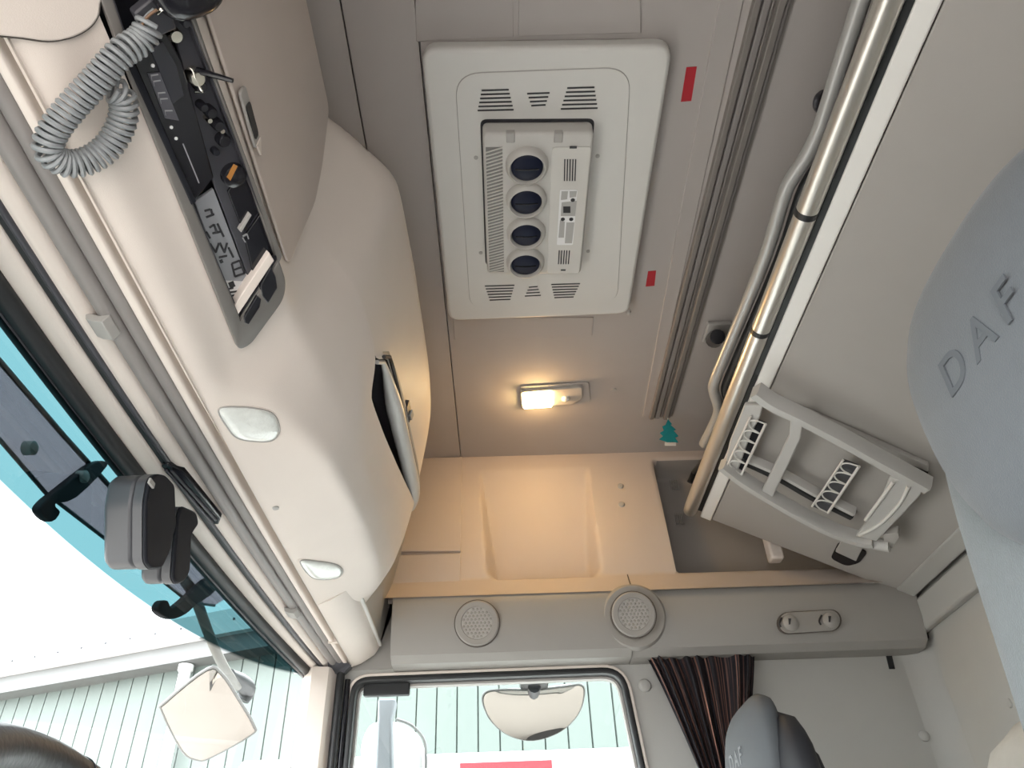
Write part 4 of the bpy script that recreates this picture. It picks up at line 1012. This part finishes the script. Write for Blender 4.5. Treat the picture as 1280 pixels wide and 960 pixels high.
def seat(name, x, y, z, lab, fm, dm, bmat, textm, wide, deep, tz=0.0, tx=0.0):
    s = thing(name, (x+0.10, y, -0.95), lab, 'seat')
    w = wide
    cushion('backrest', dense([(z-0.85, x+0.05*deep, y, 0.08*deep, w+0.06), (z-0.45, x+0.075*deep, y, 0.075*deep, w+0.05), (z-0.25, x+0.092*deep, y, 0.070*deep, w+0.032), (z-0.05, x+0.10*deep, y, 0.060*deep, w+0.022), (z+0.06, x+0.105*deep, y, 0.052*deep, w+0.002), (z+0.10, x+0.107*deep, y, 0.042*deep, w-0.025), (z+0.125, x+0.109*deep, y, 0.028*deep, w-0.06), (z+0.135, x+0.11*deep, y, 0.010*deep, w-0.10)], 44), dm, s, 48, 3.0)
    hr = cushion('headrest', dense([(z-0.150, x+0.050*deep, y, 0.010*deep, w*0.20), (z-0.135, x+0.048*deep, y, 0.032*deep, w*0.42), (z-0.09, x+0.046*deep, y, 0.044*deep, w*0.60), (z-0.01, x+0.050*deep, y, 0.050*deep, w*0.74), (z+0.07, x+0.058*deep, y, 0.052*deep, w*0.78), (z+0.125, x+0.068*deep, y, 0.048*deep, w*0.70), (z+0.155, x+0.078*deep, y, 0.036*deep, w*0.52), (z+0.168, x+0.083*deep, y, 0.015*deep, w*0.30)], 40), fm, s, 48, 2.5)
    text_mesh('embossed_letters', 'DAF', 0.052*(wide/0.205)**2, (x+0.0008+tx, y-0.010, z+0.012+tz), (0, -1, 0), (0.03, 0, 1), 0.0008, textm, hr)
    tube('embossed_bar', [Vector((x+0.0028+tx, y+0.052, z-0.030+tz)), Vector((x+0.0028+tx, y-0.060, z-0.030+tz))], 0.0018, textm, hr, 8)
    cushion('shell', dense([(z-0.85, x+0.14*deep, y, 0.03, w), (z-0.3, x+0.165*deep, y, 0.03*deep, w-0.01), (z-0.05, x+0.165*deep, y, 0.025*deep, w-0.02), (z+0.06, x+0.16*deep, y, 0.018*deep, w-0.05), (z+0.10, x+0.15*deep, y, 0.01*deep, w-0.10)], 24), bmat, s, 36, 3.0)
    cushion('seat_cushion', [(z-1.00, x-0.12, y, 0.26, 0.24), (z-0.96, x-0.12, y, 0.28, 0.26), (z-0.88, x-0.12, y, 0.27, 0.25), (z-0.86, x-0.12, y, 0.22, 0.20)], dm, s, 36, 4.0)
    box('seat_base', (x-0.30, y-0.18, -0.95), (x+0.10, y+0.18, z-0.99), bmat, s, 0.02)
    return s
EMB = mat('emboss_grey', (0.092, 0.103, 0.114), 0.85, var=0.05)
ds = seat('driver_seat', 0.405, 0.505, 0.395, 'blue-grey cloth driver seat with embossed headrest close at the right edge', SEATF, SEATD, SEATD, EMB, 0.205, 1.0)
EMB2 = mat('emboss_pale', (0.20, 0.21, 0.22), 0.8, var=0.05)
ps = seat('passenger_seat', 0.375, 1.40, 0.185, 'grey and black passenger seat top standing in front of the dark curtain', mat('pass_grey', (0.072, 0.079, 0.087), 0.7, var=0.06, scale=60, bump=0.4), SEATB, SEATB, EMB2, 0.17, 0.62, 0.062, 0.0035)
# stitching on the driver seat
pil_ = cushion('pillow', dense([(0.06, 0.95, 1.47, 0.02, 0.05), (0.10, 0.95, 1.47, 0.06, 0.15), (0.20, 0.95, 1.47, 0.08, 0.19), (0.29, 0.955, 1.47, 0.06, 0.14), (0.325, 0.96, 1.47, 0.025, 0.07)], 16), PILLOW, None, 30, 2.3)
struct(box('trim_6', (0.62, YD+0.02, -0.95), (XR-0.002, 1.95, 0.06), GREYW, None, 0.02))
tag(pil_, 'pale grey pillow propped on the lower bunk at the bottom right corner', 'pillow')

# ------------------------------------------------------------------ steering wheel and dashboard
wheel = thing('steering_wheel', (-0.42, 0.42, -0.05), 'black leather steering wheel rim at the bottom left corner', 'steering wheel')
wc, wR = Vector((-0.137, 0.505, -0.064)), 0.222
wt = Vector((-0.65, 0, 0.76)); wy = Vector((0, 1, 0)); wn_ = wt.cross(wy).normalized()
tube('rim', [wc+wt*(wR*math.cos(2*math.pi*k/72))+wy*(wR*math.sin(2*math.pi*k/72)) for k in range(72)], 0.0165, LEATHER, wheel, 16, True)
disc_lathe('hub', wc+wn_*0.05, wn_, [(0.07, -0.03), (0.09, 0.0), (0.085, 0.03), (0.05, 0.05), (0.001, 0.05)], DARKG, wheel, 28) if False else disc_lathe('hub', wc-Vector((0.03, 0, 0.03)), Vector((0.76, 0, 0.65)), [(0.07, -0.03), (0.09, 0.0), (0.085, 0.02), (0.05, 0.03), (0.001, 0.03)], DARKG, wheel, 28)
for a in (0.0, math.pi, math.pi/2+0.9, math.pi*1.5-0.9):
    d0 = wy*math.cos(a)+wt*(-math.sin(a)); tube('spoke', [wc-Vector((0.03, 0, 0.03))+d0*0.05, wc+d0*wR], 0.013, DARKG, wheel, 8)
k = 72*0.035; a0 = 2*math.pi*(-0.02)
seamc = wc+wt*(wR*math.cos(0.18))+wy*(wR*math.sin(0.18)); st = (wy*math.cos(0.18)-wt*math.sin(0.18))
disc_lathe('rim_seam', seamc, st, [(0.0158, -0.0008), (0.0171, -0.0004), (0.0171, 0.0004), (0.0158, 0.0008)], BLACKG, wheel, 20)
tube('column', [wc-Vector((0.03, 0, 0.03)), wc-Vector((0.17, 0, 0.17))], 0.035, DARKG, wheel, 12)
dash = struct(prism('wall_front', [(-0.62, YD, -0.95), (-0.30, YD, -0.95), (-0.34, YD, -0.45), (-0.36, YD, -0.22), (-0.45, YD, -0.14), (-0.62, YD, -0.17)], (0, 1.93-YD, 0), mat('dash_grey', (0.30, 0.29, 0.28), 0.6), smooth=True, angle=30))

# ------------------------------------------------------------------ sensor housings on the windscreen
def housing(px, x, depth, lab, name='sensor_housing'):
    pl = round_poly([onx(u, vv, x) for u, vv in px], 0.008, 4)
    c = sum(pl, Vector())/len(pl)
    t = thing(name, tuple(c), lab, 'sensor', 'windscreen sensor housings')
    prism('back_cover', pl, (-0.006, 0, 0), SENSD, t, bevel=0.003, segs=3)
    prism('band', [p+Vector((-0.006, 0, 0)) for p in pl], (-0.012, 0, 0), SENS, t, smooth=True, angle=40)
    prism('body', [c+(p-c)*0.985+Vector((-0.0185, 0, 0)) for p in pl], (-depth+0.0185, 0, 0), SENS, t, bevel=0.006, segs=3)
    return t
h1 = housing([(183, 630), (188, 600), (197, 592), (208, 594), (219, 606), (221, 655), (213, 690), (203, 711), (190, 712), (183, 702)], -0.455, 0.056, 'dark grey sensor box at the top of the windscreen, the larger one in front')
h2 = housing([(223, 648), (228, 632), (246, 640), (249, 655), (240, 668), (238, 714), (232, 726), (222, 731), (217, 722)], -0.462, 0.048, 'dark grey sensor box half hidden behind the larger one by the windscreen')
p = onx(190, 604, -0.452); box('cover_notch', (-0.4545, p.y-0.008, p.z-0.004), (-0.451, p.y+0.008, p.z+0.004), MIDG, h1, 0.001)
for (hh, u, vv, x) in ((h1, 175, 706, -0.473), (h2, 214, 726, -0.480)):
    p = onx(u, vv, x); box('port', (p.x-0.003, p.y-0.003, p.z-0.003), (p.x+0.003, p.y+0.003, p.z+0.003), PRINT, hh)
cov = thing('slotted_cover', tuple(onz(238, 620, 0.592)), 'black slotted plastic cover strip on the windscreen header above the sensors', 'cover')
def hz(u, vv, z=0.594): return onz(u, vv, z)
prism('cover_plate', [hz(201, 583), (hz(209, 580)), hz(229, 590), hz(276, 648), hz(273, 656), hz(263, 655)], (0, 0, 0.010), BLACKG, cov, bevel=0.002)
for (a, b) in (((207, 587), (266, 654)), ((214, 588), (270, 650))):
    tube('rib', [hz(*a, 0.593), hz(*b, 0.593)], 0.0022, DARKG, cov, 8)

# ------------------------------------------------------------------ outside: front mirror, kerb mirror, door mirror, sun visor
fm = thing('front_mirror', tuple(onx(260, 893, -0.75)), 'square front mirror on a curved arm outside the windscreen', 'mirror')
mpx = [(259, 836), (207, 877), (203, 889), (228, 938), (246, 949), (262, 947), (314, 918), (317, 906), (296, 870), (277, 842)]
mc = onx(260, 893, -0.75); mn = Vector((0.26, -0.50, -0.83)).normalized()
mpl = smooth_path([onpl(u, vv, mc, mn) for u, vv in mpx], 4, True)
cc = sum(mpl, Vector())/len(mpl)
def dish(name, pl, c, n, h, m, parent, rings=8, up=1):
    v = []; f = []; k = len(pl)
    for j in range(rings):
        t = j/(rings-1)*0.98; v += [c+(q-c)*(1-t)+n*(h*(1-(1-t)**2)) for q in pl]
    for j in range(rings-1):
        for i in range(k): f.append((j*k+i, j*k+(i+1) % k, (j+1)*k+(i+1) % k, (j+1)*k+i))
    f.append(tuple(range((rings-1)*k, rings*k)))
    return finish(name, v, f, m, parent, smooth=True)
dish('mirror_glass', [cc+(q-cc)*0.97+mn*0.004 for q in mpl], cc+mn*0.004, mn, 0.008, MIRROR, fm)
dish('housing', mpl, cc, -mn, 0.045, WHITE, fm)
tube('rim', mpl, 0.004, mat('rim_grey', (0.22, 0.22, 0.22), 0.4), fm, 8, True)
ARM = mat('arm_grey', (0.16, 0.155, 0.14), 0.5)
ap = [onx(u, vv, x) for u, vv, x in ((205, 690, -0.70), (224, 716, -0.70), (243, 745, -0.70), (262, 795, -0.71), (281, 836, -0.72), (297, 858, -0.73))]
tube('arm', smooth_path(ap, 5), 0.012, ARM, fm, 12)
jp = [onx(u, vv, x) for u, vv, x in ((288, 842, -0.725), (300, 852, -0.73), (309, 862, -0.735), (303, 876, -0.745))]
tube('joint', smooth_path(jp, 4), [0.012, 0.014, 0.017, 0.020, 0.022, 0.023, 0.024, 0.024, 0.024, 0.023, 0.022, 0.02, 0.018], BLACK, fm, 14)

km = thing('kerb_mirror', tuple(ony(667, 890, 2.28)), 'half-moon kerb mirror hanging above the side window outside', 'mirror')
kc = ony(667, 888, 2.30); kn = Vector((0.05, -0.50, -0.86)).normalized()
kpx = [(606, 866), (625, 862), (667, 862), (705, 858), (727, 856), (730, 870), (722, 893), (700, 914), (667, 925), (637, 919), (615, 902), (604, 880)]
kpl = smooth_path([onpl(u, vv, kc, kn) for u, vv in kpx], 4, True); kcc = sum(kpl, Vector())/len(kpl)
dish('mirror_glass', [kcc+(q-kcc)*0.98+kn*0.004 for q in kpl], kcc+kn*0.004, kn, 0.008, MIRROR, km, 12)
dish('housing', kpl, kcc, -kn, 0.05, WHITE, km)
tube('rim', kpl, 0.003, mat('rim_grey', (0.22, 0.22, 0.22)), km, 8, True)
b0, b1 = ony(650, 846, 2.2), ony(686, 862, 2.2)
box('bracket', (b0.x, 2.10, b1.z+0.01), (b1.x, 2.24, b0.z+0.06), BLACK, km, 0.006)
tube('bracket_foot', [ony(668, 858, 2.2), kcc-kn*0.03], 0.018, DARKG, km, 10)

dm = thing('door_mirror', tuple(ony(490, 940, 2.30)), 'white door mirror housing on a grey post outside the side window', 'mirror')
hp = [(452, 990), (450, 930), (460, 905), (478, 899), (505, 903), (524, 918), (531, 940), (531, 1000)]
prism('housing', round_poly([ony(u, vv, 2.36) for u, vv in hp], 0.02, 4), (0, 0.10, 0), WHITE, dm, bevel=0.015, segs=3)
tube('housing_edge', smooth_path([ony(u, vv, 2.355) for u, vv in ((495, 899), (512, 905), (526, 918), (532, 936), (532, 990))], 4), 0.004, mat('rim_grey', (0.22, 0.22, 0.22)), dm, 8)
POST = mat('post_grey', (0.25, 0.27, 0.30), 0.4)
prism('post', [ony(u, vv, 2.25) for u, vv in ((472, 873), (495, 873), (489, 898), (491, 1000), (467, 1000), (472, 898))], (0, 0.05, 0), POST, dm, bevel=0.006)

vis = thing('sun_visor', tuple(onx(130, 640, -0.66)), 'smoked exterior sun visor above the windscreen', 'sun visor')
upx = [(-120, 315), (0, 452), (80, 545), (150, 622), (292, 742)]; lpx = [(268, 757), (235, 752), (185, 712), (131, 673), (57, 616), (0, 550), (-120, 430)]
prism('smoked_plate', [onx(u, vv, -0.66) for u, vv in upx+lpx], (-0.004, 0, 0), VISOR, vis)
tube('plate_edge', [onx(u, vv, -0.661) for u, vv in lpx], 0.003, DARKG, vis, 8)
tube('plate_edge', [onx(u, vv, -0.661) for u, vv in upx], 0.004, BLACK, vis, 8)
for px in ([(120, 578), (135, 582), (96, 622), (70, 630), (76, 640), (66, 652), (52, 640), (56, 628), (80, 608)], [(262, 722), (270, 738), (246, 756), (232, 768), (214, 774), (198, 764), (202, 752), (210, 751), (216, 760), (232, 748)]):
    prism('bracket', smooth_path([onx(u, vv, -0.648) for u, vv in px], 3, True), (-0.014, 0, 0), SENSD, vis, bevel=0.002)
for (u, vv) in ((105, 596), (40, 560)): disc_lathe('bolt', onx(u, vv, -0.646), (1, 0, 0), [(0.010, -0.01), (0.010, 0.003), (0.006, 0.006), (0.001, 0.006)], MIDG, vis, 16)

# ------------------------------------------------------------------ yard: ground, building, downpipe, parked vehicle
GZ = -0.95-1.45
struct(box('ground', (-60, -40, GZ-0.2), (40, 60, GZ), GROUND))
P0 = ony(610, 900, 7.0); Dw = Vector((-0.934, 0.358, 0)).normalized(); Nw = Vector((Dw.y, -Dw.x, 0)).normalized()
if Nw.dot(P0) > 0: Nw = -Nw
EZ = onpl(110, 856, P0, Nw).z
bld = thing('warehouse', (P0.x, P0.y, GZ), 'pale green clad warehouse wall with grey fascia seen through the windows', 'building')
def bbox(name, s0, s1, d0, d1, z0, z1, m, parent=bld):
    b = Vector((P0.x, P0.y, 0))
    return prism(name, [b+Dw*s0+Nw*d0+Vector((0, 0, z0)), b+Dw*s1+Nw*d0+Vector((0, 0, z0)), b+Dw*s1+Nw*d1+Vector((0, 0, z0)), b+Dw*s0+Nw*d1+Vector((0, 0, z0))], (0, 0, z1-z0), m, parent)
bbox('core', -6, 24, -3.0, -0.03, GZ, EZ+0.02, CLAD)
first = None
for k in range(100):
    s = -3.5+k*0.2
    if first is None: first = bbox('cladding_panel', s, s+0.185, -0.03, 0.0, GZ, EZ, CLAD)
    else:
        o = first.copy(); COL.objects.link(o); o.parent = bld; o.location = Dw*(k*0.2)
bbox('fascia', -6, 24, -0.1, 0.22, EZ-0.01, EZ+0.17, FASC)
bbox('flashing', -6, 24, -0.3, 0.30, EZ+0.17, EZ+0.42, WHITE)
fb = None
for k in range(34):
    b = Vector((P0.x, P0.y, 0))+Dw*(1.0+k*0.33)+Nw*0.30+Vector((0, 0, EZ+0.30))
    if fb is None: fb = disc_lathe('bolt', b, Nw, [(0.014, 0), (0.012, 0.01), (0.001, 0.012)], DARKG, bld, 8); f0 = b
    else:
        o = fb.copy(); COL.objects.link(o); o.parent = bld; o.location = b-f0
pp = onpl(218, 900, P0+Nw*0.12, Nw)
dp = thing('downpipe', (pp.x, pp.y, GZ), 'white rainwater downpipe on the clad warehouse wall', 'pipe')
tube('pipe', [(pp.x, pp.y, GZ), (pp.x, pp.y, EZ-0.03)], 0.058, WHITE, dp, 16)
tube('outlet', [(pp.x, pp.y, EZ-0.08), (pp.x, pp.y, EZ-0.02)], 0.075, WHITE, dp, 16)
veh = thing('parked_trailer', tuple(Vector((ony(640, 960, 3.9).x, 3.9, GZ))), 'white vehicle with a red stripe parked beyond the side window', 'vehicle')
za = ony(640, 938, 3.9).z; xl_, xr_ = ony(300, 950, 3.9).x, ony(1000, 945, 3.9).x
box('body', (xl_, 3.9, GZ+0.6), (xr_, 5.6, za), WHITE, veh, 0.02)
box('red_stripe', (ony(575, 955, 3.9).x, 3.893, ony(640, 972, 3.9).z), (ony(690, 955, 3.9).x, 3.9, ony(640, 952, 3.9).z), RED, veh)
box('roof_seam', (xl_, 3.894, ony(640, 947, 3.9).z), (xr_, 3.9, ony(640, 946, 3.9).z), MIDG, veh)
for sx in (xl_+0.5, xr_-0.7):
    disc_lathe('wheel', (sx, 3.95, GZ+0.5), (0, -1, 0), [(0.5, -0.25), (0.5, 0), (0.3, 0.02), (0.001, 0.0)], BLACK, veh, 24)

# ------------------------------------------------------------------ stand everything on the cab floor level
for o in list(bpy.data.objects):
    if o.type in {'MESH', 'EMPTY'} and o.parent is None: o.location.z += FLOOR_DROP
    if '_at' in o.keys(): del o['_at']
